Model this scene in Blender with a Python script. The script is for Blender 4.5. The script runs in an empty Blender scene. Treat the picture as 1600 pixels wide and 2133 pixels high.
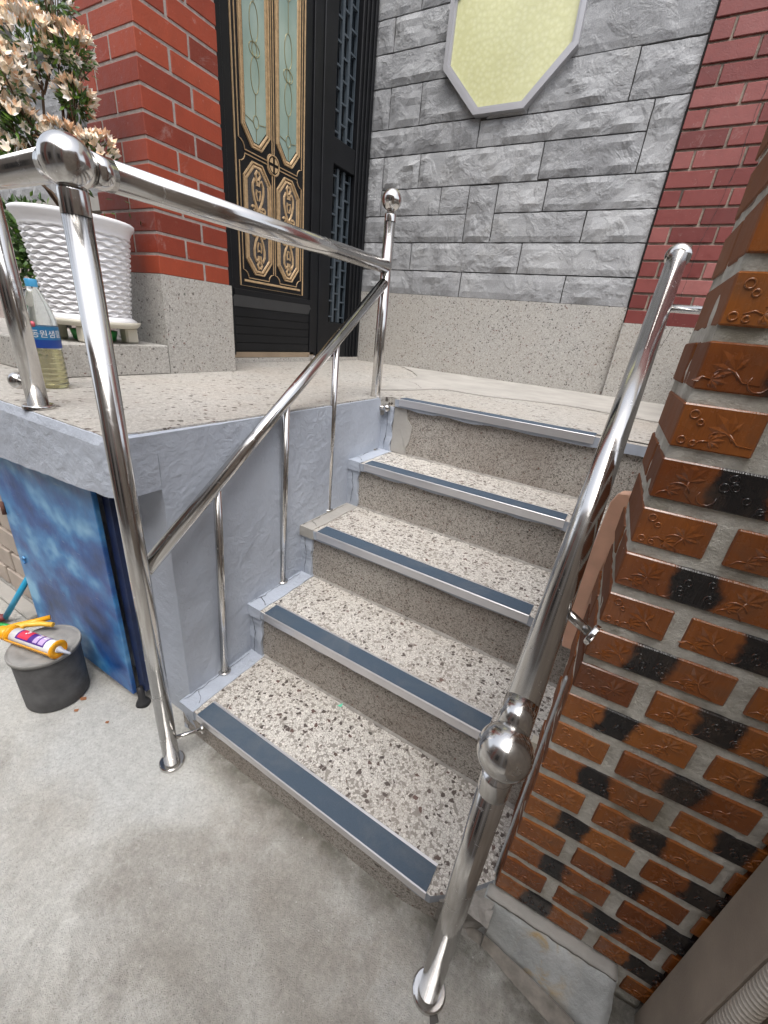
import bpy, bmesh, math, random
from mathutils import Vector, Matrix, noise
R = math.radians
C = bpy.context.scene.collection
random.seed(7)

# ------------------------------------------------------------------ camera
cam_d = bpy.data.cameras.new('camera'); cam = bpy.data.objects.new('camera', cam_d); C.objects.link(cam)
cam_d.sensor_fit = 'VERTICAL'; cam_d.sensor_height = 24.0; cam_d.lens = 24.0 * 856.604 / 2133.0
cam_d.clip_start = 0.02; cam_d.clip_end = 200
rx = Vector((0.86128, 0.49941, 0.09376)); dn = Vector((0.27893, -0.31043, -0.90875)); fw = Vector((-0.42473, 0.80884, -0.40667))
mw = Matrix(((rx.x, -dn.x, -fw.x, 0), (rx.y, -dn.y, -fw.y, 0), (rx.z, -dn.z, -fw.z, 1.2), (0, 0, 0, 1)))
cam.matrix_world = mw
bpy.context.scene.camera = cam

# ------------------------------------------------------------------ world, sun, exposure
SUN_EL, SUN_AZ = R(66), R(148)          # azimuth measured clockwise from +Y
w = bpy.data.worlds.new('World'); bpy.context.scene.world = w; w.use_nodes = True
nt = w.node_tree; bgn = nt.nodes['Background']
sky = nt.nodes.new('ShaderNodeTexSky'); sky.sky_type = 'NISHITA'; sky.sun_disc = False
sky.sun_elevation = SUN_EL; sky.sun_rotation = SUN_AZ; sky.dust_density = 4.0; sky.air_density = 1.0; sky.ozone_density = 1.0
hs = nt.nodes.new('ShaderNodeHueSaturation'); hs.inputs['Saturation'].default_value = 0.35; hs.inputs['Value'].default_value = 1.0
nt.links.new(sky.outputs[0], hs.inputs['Color']); nt.links.new(hs.outputs[0], bgn.inputs[0])
bgn.inputs[1].default_value = 0.15
sd = bpy.data.lights.new('sun', 'SUN'); sd.energy = 0.85; sd.angle = R(42); sd.color = (1.0, 0.97, 0.93)
so = bpy.data.objects.new('sun', sd); C.objects.link(so)
sdir = Vector((math.sin(SUN_AZ) * math.cos(SUN_EL), math.cos(SUN_AZ) * math.cos(SUN_EL), math.sin(SUN_EL)))
so.rotation_euler = sdir.to_track_quat('Z', 'Y').to_euler(); so.location = sdir * 20
vs = bpy.context.scene.view_settings
vs.view_transform = 'Standard'; vs.look = 'None'; vs.gamma = 1.0; vs.use_curve_mapping = False; vs.exposure = 1.2
bpy.context.scene.cycles.max_bounces = 8

# ------------------------------------------------------------------ object helpers
def tag(o, label=None, cat=None, group=None, kind=None):
    if label: o['label'] = label
    if cat: o['category'] = cat
    if group: o['group'] = group
    if kind: o['kind'] = kind
    return o
def empty(name, loc=(0, 0, 0), rz=0.0, label=None, cat=None, group=None):
    o = bpy.data.objects.new(name, None); C.objects.link(o); o.location = loc; o.rotation_euler = (0, 0, rz)
    o.empty_display_size = 0.05
    return tag(o, label, cat, group)
def link_mesh(name, me, mat, parent=None, loc=(0, 0, 0), rot=(0, 0, 0), scale=None):
    o = bpy.data.objects.new(name, me); C.objects.link(o)
    if mat is not None and len(me.materials) == 0:
        for m in (mat if isinstance(mat, (list, tuple)) else [mat]): me.materials.append(m)
    o.parent = parent; o.location = loc; o.rotation_euler = rot
    if scale: o.scale = scale
    return o
def obj(name, bm, mat, parent=None, smooth=False, **k):
    """links a bmesh given in WORLD coordinates; the parent's transform is undone so the piece stays where it was built"""
    me = bpy.data.meshes.new(name); bm.to_mesh(me); bm.free()
    if smooth:
        for p in me.polygons: p.use_smooth = True
    o = link_mesh(name, me, mat, parent, **k)
    if parent is not None and 'loc' not in k:
        pm = Matrix.Translation(parent.location) @ parent.rotation_euler.to_matrix().to_4x4()
        p = parent.parent
        while p is not None:
            pm = (Matrix.Translation(p.location) @ p.rotation_euler.to_matrix().to_4x4()) @ pm; p = p.parent
        inv = pm.inverted(); o.location = inv.to_translation(); o.rotation_euler = inv.to_euler()
    return o
def box(bm, x0, x1, y0, y1, z0, z1, mi=0, bev=0.0, M=None):
    vs_ = [bm.verts.new(v) for v in ((x0, y0, z0), (x1, y0, z0), (x1, y1, z0), (x0, y1, z0), (x0, y0, z1), (x1, y0, z1), (x1, y1, z1), (x0, y1, z1))]
    fs = [bm.faces.new([vs_[i] for i in f]) for f in ((0, 3, 2, 1), (4, 5, 6, 7), (0, 1, 5, 4), (1, 2, 6, 5), (2, 3, 7, 6), (3, 0, 4, 7))]
    for f in fs: f.material_index = mi
    if M is not None:
        for v in vs_: v.co = M @ v.co
    if bev:
        es = list({e for f in fs for e in f.edges})
        bmesh.ops.bevel(bm, geom=es, offset=bev, segments=1, affect='EDGES', profile=0.5)
    return vs_
def boxo(name, b, mat, parent=None, bev=0.0, M=None):
    bm = bmesh.new(); box(bm, *b, bev=bev, M=M); return obj(name, bm, mat, parent)
def frame_of(d):
    d = Vector(d).normalized(); a = Vector((0, 0, 1)) if abs(d.z) < 0.9 else Vector((1, 0, 0))
    u = d.cross(a).normalized(); return u, d.cross(u).normalized(), d
def sweep(bm, pts, rad, n=16, cap=True, mi=0, closed=False):
    pts = [Vector(p) for p in pts]; rads = rad if isinstance(rad, (list, tuple)) else [rad] * len(pts)
    rings = []; u = None
    for i, p in enumerate(pts):
        if closed: d = pts[(i + 1) % len(pts)] - pts[i - 1]
        else: d = pts[min(i + 1, len(pts) - 1)] - pts[max(i - 1, 0)]
        d = d.normalized()
        if u is None: u, v, _ = frame_of(d)
        else:
            u = (u - d * u.dot(d)).normalized()
        v = d.cross(u).normalized()
        rings.append([bm.verts.new(p + (u * math.cos(2 * math.pi * k / n) + v * math.sin(2 * math.pi * k / n)) * rads[i]) for k in range(n)])
    m = len(rings)
    for i in range(m if closed else m - 1):
        a, b = rings[i], rings[(i + 1) % m]
        for k in range(n):
            f = bm.faces.new((a[k], a[(k + 1) % n], b[(k + 1) % n], b[k])); f.material_index = mi; f.smooth = True
    if cap and not closed:
        f = bm.faces.new(rings[0][::-1]); f.material_index = mi
        f = bm.faces.new(rings[-1]); f.material_index = mi
def lathe(bm, prof, c=(0, 0, 0), n=32, mi=0, axis=None, rfun=None):
    c = Vector(c)
    if axis is None: U, V, W = Vector((1, 0, 0)), Vector((0, 1, 0)), Vector((0, 0, 1))
    else: U, V, W = frame_of(axis)
    rings = []
    for (r, z) in prof:
        if r < 1e-6: rings.append([bm.verts.new(c + W * z)])
        else:
            ring = []
            for k in range(n):
                t = 2 * math.pi * k / n; rr = r if rfun is None else rfun(r, z, t)
                ring.append(bm.verts.new(c + U * (rr * math.cos(t)) + V * (rr * math.sin(t)) + W * z))
            rings.append(ring)
    for a, b in zip(rings, rings[1:]):
        for k in range(n):
            k2 = (k + 1) % n
            if len(a) == 1 and len(b) == 1: continue
            if len(a) == 1: f = bm.faces.new((a[0], b[k2], b[k]))
            elif len(b) == 1: f = bm.faces.new((a[k], a[k2], b[0]))
            else: f = bm.faces.new((a[k], a[k2], b[k2], b[k]))
            f.material_index = mi; f.smooth = True
def sphere_prof(r, n=16, z0=0.0): return [(r * math.sin(math.pi * i / n), z0 - r * math.cos(math.pi * i / n)) for i in range(n + 1)]
def rough_axis(bm, ax, amp, freq, seed, test):
    for v in bm.verts:
        if test(v.co):
            v.co[ax] += noise.fractal(v.co * freq + Vector((seed, seed * 2.1, seed * .7)), .8, 2.1, 4) * amp
def fixn(bm): bmesh.ops.recalc_face_normals(bm, faces=bm.faces)
def dims_grid(bm, x0, x1, y0, y1, z0, z1, step):
    """subdivided box as displaced slabs are made from"""
    box(bm, x0, x1, y0, y1, z0, z1)
    for ax, (a, b) in enumerate(((x0, x1), (y0, y1), (z0, z1))):
        k = max(1, int(round((b - a) / step)))
        for i in range(1, k):
            co = [0, 0, 0]; co[ax] = a + (b - a) * i / k; no = [0, 0, 0]; no[ax] = 1
            bmesh.ops.bisect_plane(bm, geom=bm.verts[:] + bm.edges[:] + bm.faces[:], plane_co=co, plane_no=no)
def rough(bm, amp, freq, seed=0.0, keep=None, octv=4):
    bm.normal_update()
    for v in bm.verts:
        if keep and keep(v.co): continue
        p = v.co * freq + Vector((seed, seed * 2.1, seed * 0.7))
        v.co = v.co + v.normal * (noise.fractal(p, 0.8, 2.1, octv) * amp)

def crack(bm, pts, wd, z=None, nrm=(0, 0, 1), j=.006):
    prev = None; nrm = Vector(nrm)
    P = []
    for a, b in zip(pts, pts[1:]):
        a, b = Vector(a), Vector(b); k = max(2, int((b - a).length / .012))
        for i in range(k): P.append(a.lerp(b, i / k))
    P.append(Vector(pts[-1])); Q = []
    for i, p in enumerate(P):
        d = (P[min(i + 1, len(P) - 1)] - P[max(i - 1, 0)]).normalized(); s = d.cross(nrm)
        q = p + s * (noise.noise(p * 40) * j); ww = wd * (0.35 + abs(noise.noise(p * 60)) * 1.6)
        Q.append((bm.verts.new(q - s * ww), bm.verts.new(q + s * ww)))
    for a, b in zip(Q, Q[1:]): bm.faces.new((a[0], a[1], b[1], b[0]))
# ------------------------------------------------------------------ material helpers
class NT:
    def __init__(s, name):
        s.m = bpy.data.materials.new(name); s.m.use_nodes = True; s.t = s.m.node_tree; s.b = s.t.nodes['Principled BSDF']
        s.pos = s.t.nodes.new('ShaderNodeNewGeometry').outputs['Position']; s.tc = s.t.nodes.new('ShaderNodeTexCoord')
    def n(s, typ, **k):
        nd = s.t.nodes.new(typ)
        for a, b in k.items(): setattr(nd, a, b)
        return nd
    def lk(s, a, b): s.t.links.new(a, b)
    def val(s, inp, v):
        if isinstance(v, bpy.types.NodeSocket): s.lk(v, inp)
        else: inp.default_value = v if not (isinstance(v, tuple) and len(v) == 3 and inp.type == 'RGBA') else (*v, 1)
    def map(s, src=None, scale=(1, 1, 1), rot=(0, 0, 0), loc=(0, 0, 0)):
        m = s.n('ShaderNodeMapping'); s.lk(src or s.pos, m.inputs[0]); m.inputs['Scale'].default_value = scale; m.inputs['Rotation'].default_value = rot; m.inputs['Location'].default_value = loc
        return m.outputs[0]
    def noise(s, scale=5, detail=4, rough=.55, dist=0, src=None):
        t = s.n('ShaderNodeTexNoise'); s.lk(src or s.pos, t.inputs['Vector'])
        t.inputs['Scale'].default_value = scale; t.inputs['Detail'].default_value = detail; t.inputs['Roughness'].default_value = rough; t.inputs['Distortion'].default_value = dist
        return t.outputs['Fac']
    def voro(s, scale=50, feature='F1', src=None, rnd=1.0, out='Distance', smooth=None):
        t = s.n('ShaderNodeTexVoronoi'); t.feature = feature; s.lk(src or s.pos, t.inputs['Vector'])
        t.inputs['Scale'].default_value = scale; t.inputs['Randomness'].default_value = rnd
        return t.outputs[out]
    def ramp(s, fac, stops, interp='LINEAR'):
        r = s.n('ShaderNodeValToRGB'); r.color_ramp.interpolation = interp; el = r.color_ramp.elements
        while len(el) > len(stops): el.remove(el[-1])
        while len(el) < len(stops): el.new(0.5)
        for e, (p, c) in zip(el, stops):
            e.position = p; e.color = (c, c, c, 1) if isinstance(c, (int, float)) else (*c, 1)
        s.lk(fac, r.inputs[0]); return r.outputs[0]
    def mix(s, fac, a, b, mode='MIX'):
        m = s.n('ShaderNodeMix', data_type='RGBA', blend_type=mode); s.val(m.inputs[0], fac); s.val(m.inputs[6], a); s.val(m.inputs[7], b); return m.outputs[2]
    def math(s, op, a, b=0.0, c=0.0):
        m = s.n('ShaderNodeMath', operation=op); s.val(m.inputs[0], a); s.val(m.inputs[1], b)
        if op in ('MULTIPLY_ADD', 'COMPARE'): s.val(m.inputs[2], c)
        return m.outputs[0]
    def sep(s, src=None):
        m = s.n('ShaderNodeSeparateXYZ'); s.lk(src or s.pos, m.inputs[0]); return m.outputs
    def bump(s, h, dist=0.002, strength=1.0, prev=None):
        b = s.n('ShaderNodeBump'); s.lk(h, b.inputs['Height']); b.inputs['Distance'].default_value = dist; b.inputs['Strength'].default_value = strength
        if prev: s.lk(prev, b.inputs['Normal'])
        return b.outputs[0]
    def fin(s, color=None, rough=None, metal=None, normal=None, **k):
        if color is not None: s.val(s.b.inputs['Base Color'], color)
        if rough is not None: s.val(s.b.inputs['Roughness'], rough)
        if metal is not None: s.val(s.b.inputs['Metallic'], metal)
        if normal is not None: s.lk(normal, s.b.inputs['Normal'])
        for a, v in k.items(): s.val(s.b.inputs[a], v)
        return s.m
    def randobj(s):
        return s.n('ShaderNodeObjectInfo').outputs['Random']

def plain(name, col, rough=0.5, metal=0.0, var=0.12, nscale=8, bump=0.0, bscale=120, **k):
    t = NT(name); n = t.noise(nscale, 4); c2 = tuple(c * (1 - var) for c in col); c1 = tuple(min(1, c * (1 + var)) for c in col)
    kk = dict(k)
    nm = t.bump(t.noise(bscale, 3), bump) if bump else None
    return t.fin(t.ramp(n, [(0.3, c2), (0.7, c1)]), rough, metal, nm, **kk)

def m_steel():
    t = NT('polished_steel'); r = t.noise(14, 3); sc = t.noise(260, 2, src=t.map(scale=(1, 1, .06)))
    rr = t.ramp(t.math('ADD', t.math('MULTIPLY', r, .6), t.math('MULTIPLY', sc, .4)), [(0.35, 0.11), (0.7, 0.22)])
    bp = t.bump(t.noise(16, 2), 0.0005, 0.12)
    sm = t.ramp(t.noise(38, 5, .7, 1.0), [(0.56, 0.0), (0.70, .16)]); rr = t.math('ADD', rr, sm)
    tint = t.mix(t.ramp(t.noise(5, 4), [(0.45, 0.0), (0.75, .5)]), (0.61, 0.60, 0.585), (0.52, 0.485, 0.45))
    return t.fin(tint, rr, 1.0, bp)
def m_terr(name, cement, light, dark, ls=150, ds=75, darkfrac=0.2, dirt=(0.33, 0.27, 0.22), dirt_amt=0.5, rgh=0.5, dsize=0.05, bump=0.0006, dirtscale=2.2):
    t = NT(name)
    wp = t.n('ShaderNodeVectorMath', operation='ADD')
    nn = t.n('ShaderNodeTexNoise'); t.lk(t.pos, nn.inputs['Vector']); nn.inputs['Scale'].default_value = 90; nn.inputs['Detail'].default_value = 2
    vm = t.n('ShaderNodeVectorMath', operation='SCALE'); t.lk(nn.outputs['Color'], vm.inputs[0]); vm.inputs['Scale'].default_value = 0.011
    t.lk(t.pos, wp.inputs[0]); t.lk(vm.outputs[0], wp.inputs[1]); P = wp.outputs[0]
    edge = t.voro(ls, 'DISTANCE_TO_EDGE', src=P); cellc = t.voro(ls, 'F1', src=P, out='Color')
    cv = t.sep(cellc)[0]
    lcol = t.ramp(cv, [(0.0, tuple(c * .80 for c in light)), (0.35, tuple(c * .92 for c in light)), (0.7, light), (1.0, tuple(min(.9, c * 1.12) for c in light))])
    chipmask = t.ramp(edge, [(0.02, 0.0), (0.09, 1.0)])
    few = t.ramp(t.sep(cellc)[1], [(0.18, 0.0), (0.22, 1.0)], 'LINEAR')
    base = t.mix(t.math('MULTIPLY', chipmask, few), cement, lcol)
    dd = t.voro(ds, 'DISTANCE_TO_EDGE', src=P); dc = t.sep(t.voro(ds, 'F1', src=P, out='Color'))
    sel = t.math('LESS_THAN', dc[0], darkfrac)
    size = t.math('MULTIPLY_ADD', dc[1], .30, dsize)
    dm = t.math('MULTIPLY', sel, t.math('GREATER_THAN', dd, size))
    dcol = t.ramp(dc[2], [(0.0, dark), (0.45, tuple(c * 1.5 for c in dark)), (0.55, (dark[0] * 2.4, dark[1] * 1.25, dark[2] * 1.1)), (0.8, (dark[0] * 1.3, dark[1] * 1.6, dark[2] * 1.5)), (1.0, tuple(c * 1.7 for c in dark))])
    col = t.mix(dm, base, dcol)
    d = t.noise(dirtscale, 6, .62); dmask = t.math('MULTIPLY', t.ramp(d, [(0.38, 0.0), (0.68, 1.0)]), dirt_amt)
    col = t.mix(dmask, col, t.mix(0.62, col, dirt, 'MULTIPLY') if False else t.mix(0.55, col, dirt))
    fine = t.noise(320, 3); col = t.mix(0.25, col, t.ramp(fine, [(0.3, 0.25), (0.7, 1.0)]), 'MULTIPLY')
    bp = t.bump(t.math('ADD', chipmask, t.math('MULTIPLY', t.noise(240, 3), .8)), bump, 0.7)
    return t.fin(col, t.ramp(t.noise(30, 3), [(0.3, rgh - .12), (0.7, rgh + .14)]), 0, bp)
def m_paint():
    t = NT('blue_grey_wall_paint'); n = t.noise(3.5, 5, .6); sp = t.noise(60, 4, .6)
    col = t.ramp(n, [(0.3, (0.35, 0.385, 0.45)), (0.7, (0.425, 0.465, 0.535))])
    sc = t.ramp(t.noise(18, 6, .7, 1.5), [(0.66, 0.0), (0.72, 1.0)])
    col = t.mix(t.math('MULTIPLY', sc, .5), col, (0.58, 0.61, 0.66))
    ch = t.ramp(t.noise(9, 8, .75, .6), [(0.735, 0.0), (0.75, 1.0)])
    col = t.mix(ch, col, (0.30, 0.27, 0.23))
    h = t.math('ADD', t.math('MULTIPLY', t.noise(24, 7, .66, .9), t.ramp(t.noise(2.4, 3), [(0.42, .15), (0.62, 1.0)])), t.math('MULTIPLY', sp, .22))
    pit = t.ramp(t.voro(26, 'F1'), [(0.0, 0.0), (0.09, 1.0)])
    h = t.math('ADD', h, t.math('MULTIPLY', pit, .12))
    return t.fin(col, 0.46, 0, t.bump(h, 0.0115, 0.9))
def m_ground():
    t = NT('stained_concrete'); a = t.noise(1.1, 8, .62, .6); b = t.noise(5.5, 7, .68, .4); f = t.noise(120, 4, .7); g = t.noise(420, 2)
    col = t.ramp(a, [(0.34, (0.32, 0.295, 0.255)), (0.45, (0.42, 0.395, 0.355)), (0.54, (0.52, 0.505, 0.465)), (0.66, (0.62, 0.615, 0.58))])
    col = t.mix(t.ramp(b, [(0.46, 0.0), (0.64, .6)]), col, (0.62, 0.62, 0.595))
    col = t.mix(t.ramp(t.noise(2.6, 7, .7, .7, src=t.map(loc=(3, 1, 0))), [(0.50, 0.0), (0.70, .65)]), col, (0.22, 0.195, 0.165))
    xyz = t.sep()
    def blob(cx, cy, rx_, ry_, nz, amp):
        dx = t.math('MULTIPLY', t.math('SUBTRACT', xyz[0], cx), 1 / rx_); dy = t.math('MULTIPLY', t.math('SUBTRACT', xyz[1], cy), 1 / ry_)
        d = t.math('SQRT', t.math('ADD', t.math('MULTIPLY', dx, dx), t.math('MULTIPLY', dy, dy)))
        d = t.math('ADD', d, t.math('MULTIPLY', t.math('SUBTRACT', t.noise(nz, 7, .65, .6), .5), amp))
        return t.ramp(d, [(0.50, 1.0), (1.05, 0.0)])
    col = t.mix(t.math('MULTIPLY', blob(-1.0, .36, .42, .17, 5, 1.4), .7), col, (0.56, 0.57, 0.56))
    col = t.mix(t.math('MULTIPLY', blob(-.44, .24, .34, .24, 4, 2.4), .46), col, (0.26, 0.235, 0.20))
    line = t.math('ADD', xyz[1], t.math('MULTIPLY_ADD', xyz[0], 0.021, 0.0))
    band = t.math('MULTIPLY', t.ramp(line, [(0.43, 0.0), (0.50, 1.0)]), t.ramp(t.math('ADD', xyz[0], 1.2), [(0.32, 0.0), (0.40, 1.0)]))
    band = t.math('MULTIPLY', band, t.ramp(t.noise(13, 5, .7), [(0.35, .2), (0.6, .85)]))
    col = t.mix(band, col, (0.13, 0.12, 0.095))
    spk = t.ramp(t.voro(95, 'F1', src=t.map(loc=(.3, .2, 0))), [(0.10, 0.0), (0.16, 1.0)])
    col = t.mix(t.math('MULTIPLY', t.math('SUBTRACT', 1.0, spk), .4), col, (0.14, 0.12, 0.10))
    col = t.mix(0.45, col, t.ramp(f, [(0.32, 0.45), (0.66, 1.0)]), 'MULTIPLY')
    col = t.mix(0.35, col, t.ramp(t.noise(34, 7, .75), [(0.34, 0.5), (0.6, 1.0)]), 'MULTIPLY')
    grit = t.ramp(t.noise(210, 3, .8), [(0.60, 0.0), (0.68, .7)]); col = t.mix(grit, col, (0.12, 0.11, 0.10))
    pale = t.ramp(t.voro(38, 'F1', src=t.map(loc=(.7, .4, 0))), [(0.05, 1.0), (0.075, 0.0)]); col = t.mix(t.math('MULTIPLY', pale, .5), col, (0.62, 0.61, 0.58))
    h = t.math('ADD', t.noise(26, 9, .76), t.math('MULTIPLY', g, .5))
    return t.fin(col, t.ramp(b, [(0.3, .62), (0.7, .82)]), 0, t.bump(h, 0.007, 1.0))
def m_brick(name, c0, c1, c2, rgh=0.42, coat=0.15, wear=(0.55, 0.5, 0.47)):
    t = NT(name); r = t.randobj(); n = t.noise(30, 5, .6)
    col = t.ramp(r, [(0.0, tuple(c * .78 for c in c0)), (0.18, c0), (0.55, c1), (1.0, c2)])
    st_ = t.ramp(t.noise(2.2, 6, .7, src=t.map(scale=(1, 1, .45))), [(0.45, 0.0), (0.72, .35)]); col = t.mix(st_, col, tuple(c * .55 for c in c0))
    ef = t.ramp(t.noise(6, 7, .75, 1.0), [(0.60, 0.0), (0.74, .30)]); col = t.mix(ef, col, wear)
    col = t.mix(0.35, col, t.ramp(n, [(0.3, 0.6), (0.7, 1.0)]), 'MULTIPLY')
    w = t.ramp(t.noise(55, 7, .8), [(0.62, 0.0), (0.74, 0.5)]); col = t.mix(w, col, wear)
    h = t.math('ADD', t.noise(160, 4, .6), t.noise(24, 3))
    return t.fin(col, t.ramp(n, [(0.3, rgh - .07), (0.7, rgh + .12)]), 0, t.bump(h, 0.0016, 0.6), **{'Coat Weight': coat, 'Coat Roughness': 0.25})
def m_mortar(name, c0, c1, dark=None, dist=0.004):
    t = NT(name); n = t.noise(40, 6, .7); n2 = t.noise(9, 5, .6)
    col = t.ramp(n, [(0.3, c0), (0.7, c1)])
    if dark: col = t.mix(t.ramp(n2, [(0.50, 0.0), (0.66, .85)]), col, dark)
    h = t.math('ADD', t.noise(70, 8, .75), t.math('MULTIPLY', t.noise(14, 4), 1.2))
    return t.fin(col, 0.85, 0, t.bump(h, dist, 1.0))
def m_stone():
    t = NT('split_granite'); r = t.randobj(); n = t.noise(7, 6, .6); f = t.noise(190, 5, .75)
    col = t.ramp(t.math('ADD', t.math('MULTIPLY', r, .25), t.math('MULTIPLY', n, .75)), [(0.3, (0.25, 0.255, 0.265)), (0.5, (0.335, 0.342, 0.353)), (0.7, (0.43, 0.437, 0.447))])
    col = t.mix(0.55, col, t.ramp(f, [(0.33, 0.45), (0.62, 1.0)]), 'MULTIPLY')
    br = t.ramp(t.noise(3.3, 6, .7, 1.0), [(0.56, 0.0), (0.75, .35)]); col = t.mix(br, col, (0.20, 0.19, 0.165))
    cr = t.ramp(t.voro(6.5, 'DISTANCE_TO_EDGE', src=t.mix(0.12, t.pos, t.n('ShaderNodeTexNoise').outputs['Color'])), [(0.0, 0.0), (0.02, 1.0)])
    mk = t.ramp(t.noise(5.5, 4, .6, .5), [(0.44, .18), (0.58, 1.0)]); h = t.math('ADD', t.math('MULTIPLY', t.noise(15, 9, .70, 1.0, src=t.map(scale=(1, 1, 1.35))), mk), t.math('MULTIPLY', f, .10))
    return t.fin(col, 0.78, 0, t.bump(h, 0.0145, 0.85))
def m_glazed(half):
    t = NT('glazed_brick_header' if half else 'glazed_brick_stretcher'); P = t.tc.outputs['Object']; r = t.randobj(); xs = t.sep(P)
    nz = t.noise(60, 5, .65); nb = t.noise(22, 4, .6)
    base = t.ramp(t.math('ADD', t.math('MULTIPLY', r, .5), t.math('MULTIPLY', t.noise(14, 3), .5)), [(0.25, (0.165, 0.045, 0.010)), (0.5, (0.25, 0.076, 0.015)), (0.75, (0.33, 0.112, 0.022))])
    comb = t.noise(700, 1, src=t.map(P, scale=(1, .02, .02)))
    base = t.mix(0.3, base, t.ramp(comb, [(0.3, 0.55), (0.7, 1.0)]), 'MULTIPLY')
    if not half:
        d = t.math('ABSOLUTE', t.math('ADD', xs[0], t.math('MULTIPLY', r, .014)))
        d = t.math('ADD', d, t.math('MULTIPLY', t.math('SUBTRACT', nb, .5), .05))
        base = t.mix(t.ramp(d, [(0.022, 1.0), (0.030, 0.0)]), base, (0.010, 0.009, 0.010))
    base = t.mix(t.ramp(t.noise(90, 7, .8), [(0.64, 0.0), (0.76, .45)]), base, (0.38, 0.30, 0.24))
    dirt_ = t.ramp(t.noise(9, 6, .72, .8), [(0.50, 0.0), (0.70, .45)]); base = t.mix(dirt_, base, (0.115, 0.075, 0.05))
    side = t.math('LESS_THAN', xs[1], 10)
    h = t.math('ADD', t.math('MULTIPLY', comb, .5), t.noise(40, 4, .6))
    return t.fin(base, t.ramp(nz, [(0.35, 0.16), (0.7, 0.34)]), 0, t.bump(h, 0.0012, 0.6), **{'Coat Weight': 0.45, 'Coat Roughness': 0.12})
def m_blue():
    t = NT('sprayed_blue_paint'); P = t.map(scale=(1, 1, 1.35), rot=(0, R(32), 0))
    a = t.noise(4.2, 3, .5, .3, src=P); b = t.noise(9, 3, .5, src=P)
    col = t.ramp(t.math('ADD', t.math('MULTIPLY', a, .72), t.math('MULTIPLY', b, .28)), [(0.34, (0.004, 0.022, 0.10)), (0.46, (0.008, 0.075, 0.28)), (0.54, (0.03, 0.19, 0.45)), (0.64, (0.22, 0.47, 0.68))])
    ch = t.ramp(t.noise(85, 5, .8), [(0.72, 0.0), (0.735, 1.0)]); z = t.sep()[2]
    low = t.ramp(z, [(0.03, 1.0), (0.12, .25)])
    ch2 = t.math('MULTIPLY', t.ramp(t.noise(36, 6, .8), [(0.60, 0.0), (0.63, 1.0)]), t.ramp(z, [(0.045, 1.0), (0.075, 0.0)]))
    col = t.mix(t.math('MULTIPLY', ch, low), col, (0.55, 0.57, 0.6)); col = t.mix(ch2, col, (0.33, 0.31, 0.29))
    sc = t.ramp(t.noise(60, 3, .6, .2, src=t.map(scale=(.25, 1, 3.0), rot=(0, R(-24), 0))), [(0.70, 0.0), (0.715, .55)]); col = t.mix(sc, col, (0.30, 0.36, 0.45))
    dst = t.ramp(t.noise(3, 6, .7), [(0.45, 0.0), (0.75, .28)]); col = t.mix(dst, col, (0.30, 0.32, 0.34))
    return t.fin(col, t.ramp(t.noise(6, 5, .7), [(0.3, .28), (0.7, .55)]), 0, t.bump(t.math('ADD', t.noise(50, 4), t.math('MULTIPLY', t.noise(5, 3), 3.0)), 0.0016, 0.6))

STEEL = m_steel()
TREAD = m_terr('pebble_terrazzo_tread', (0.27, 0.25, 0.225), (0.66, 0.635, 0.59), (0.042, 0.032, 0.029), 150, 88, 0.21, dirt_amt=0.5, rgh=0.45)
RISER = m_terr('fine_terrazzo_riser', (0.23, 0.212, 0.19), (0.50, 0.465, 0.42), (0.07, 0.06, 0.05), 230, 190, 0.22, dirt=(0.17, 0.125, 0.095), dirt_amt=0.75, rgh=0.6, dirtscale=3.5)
PLINTH = m_terr('pale_terrazzo_plinth', (0.34, 0.328, 0.305), (0.49, 0.475, 0.445), (0.08, 0.072, 0.068), 170, 120, 0.17, dirt=(0.40, 0.35, 0.29), dirt_amt=0.5, rgh=0.55)
LANDT = m_terr('pale_terrazzo_landing', (0.33, 0.315, 0.288), (0.48, 0.463, 0.432), (0.05, 0.04, 0.035), 150, 66, 0.17, dirt=(0.38, 0.32, 0.26), dirt_amt=0.6, rgh=0.5)
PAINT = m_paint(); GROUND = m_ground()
REDL = m_brick('deep_red_brick', (0.20, 0.024, 0.007), (0.26, 0.034, 0.010), (0.31, 0.048, 0.015), rgh=.55, coat=0.0)
REDR = m_brick('faded_red_brick', (0.16, 0.026, 0.022), (0.22, 0.050, 0.043), (0.31, 0.11, 0.10), rgh=0.5, coat=0.05)
MORT_L = m_mortar('grey_brown_mortar', (0.24, 0.20, 0.18), (0.37, 0.325, 0.30))
MORT_R = m_mortar('sandy_mortar', (0.30, 0.25, 0.20), (0.44, 0.37, 0.31), (0.11, 0.09, 0.08))
MORT_S = m_mortar('dark_joint_mortar', (0.035, 0.035, 0.036), (0.09, 0.085, 0.08))
MORT_G = m_mortar('rough_grey_mortar', (0.48, 0.455, 0.40), (0.78, 0.755, 0.68), (0.30, 0.275, 0.215), 0.010)
SIDE_M = m_brick('weathered_side_brick', (0.15, 0.05, 0.02), (0.19, 0.07, 0.03), (0.22, 0.09, 0.045), rgh=.7, coat=0.0, wear=(0.28, 0.22, 0.19)); SIDE_M.node_tree.nodes['Principled BSDF'].inputs['Specular IOR Level'].default_value = .2; [setattr(n_.inputs['Scale'], 'default_value', 26) for n_ in SIDE_M.node_tree.nodes if n_.type == 'TEX_NOISE' and n_.inputs['Scale'].default_value == 55]; GROUT = plain('grey_grout', (0.25, 0.235, 0.215), 0.8, var=0.25, nscale=50, bump=.001); STONE = m_stone(); GLZF = m_glazed(False); GLZH = m_glazed(True); BLUE = m_blue()
CEM = plain('smooth_cement', (0.34, 0.325, 0.30), 0.7, var=0.14, nscale=7, bump=0.002, bscale=60)
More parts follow.
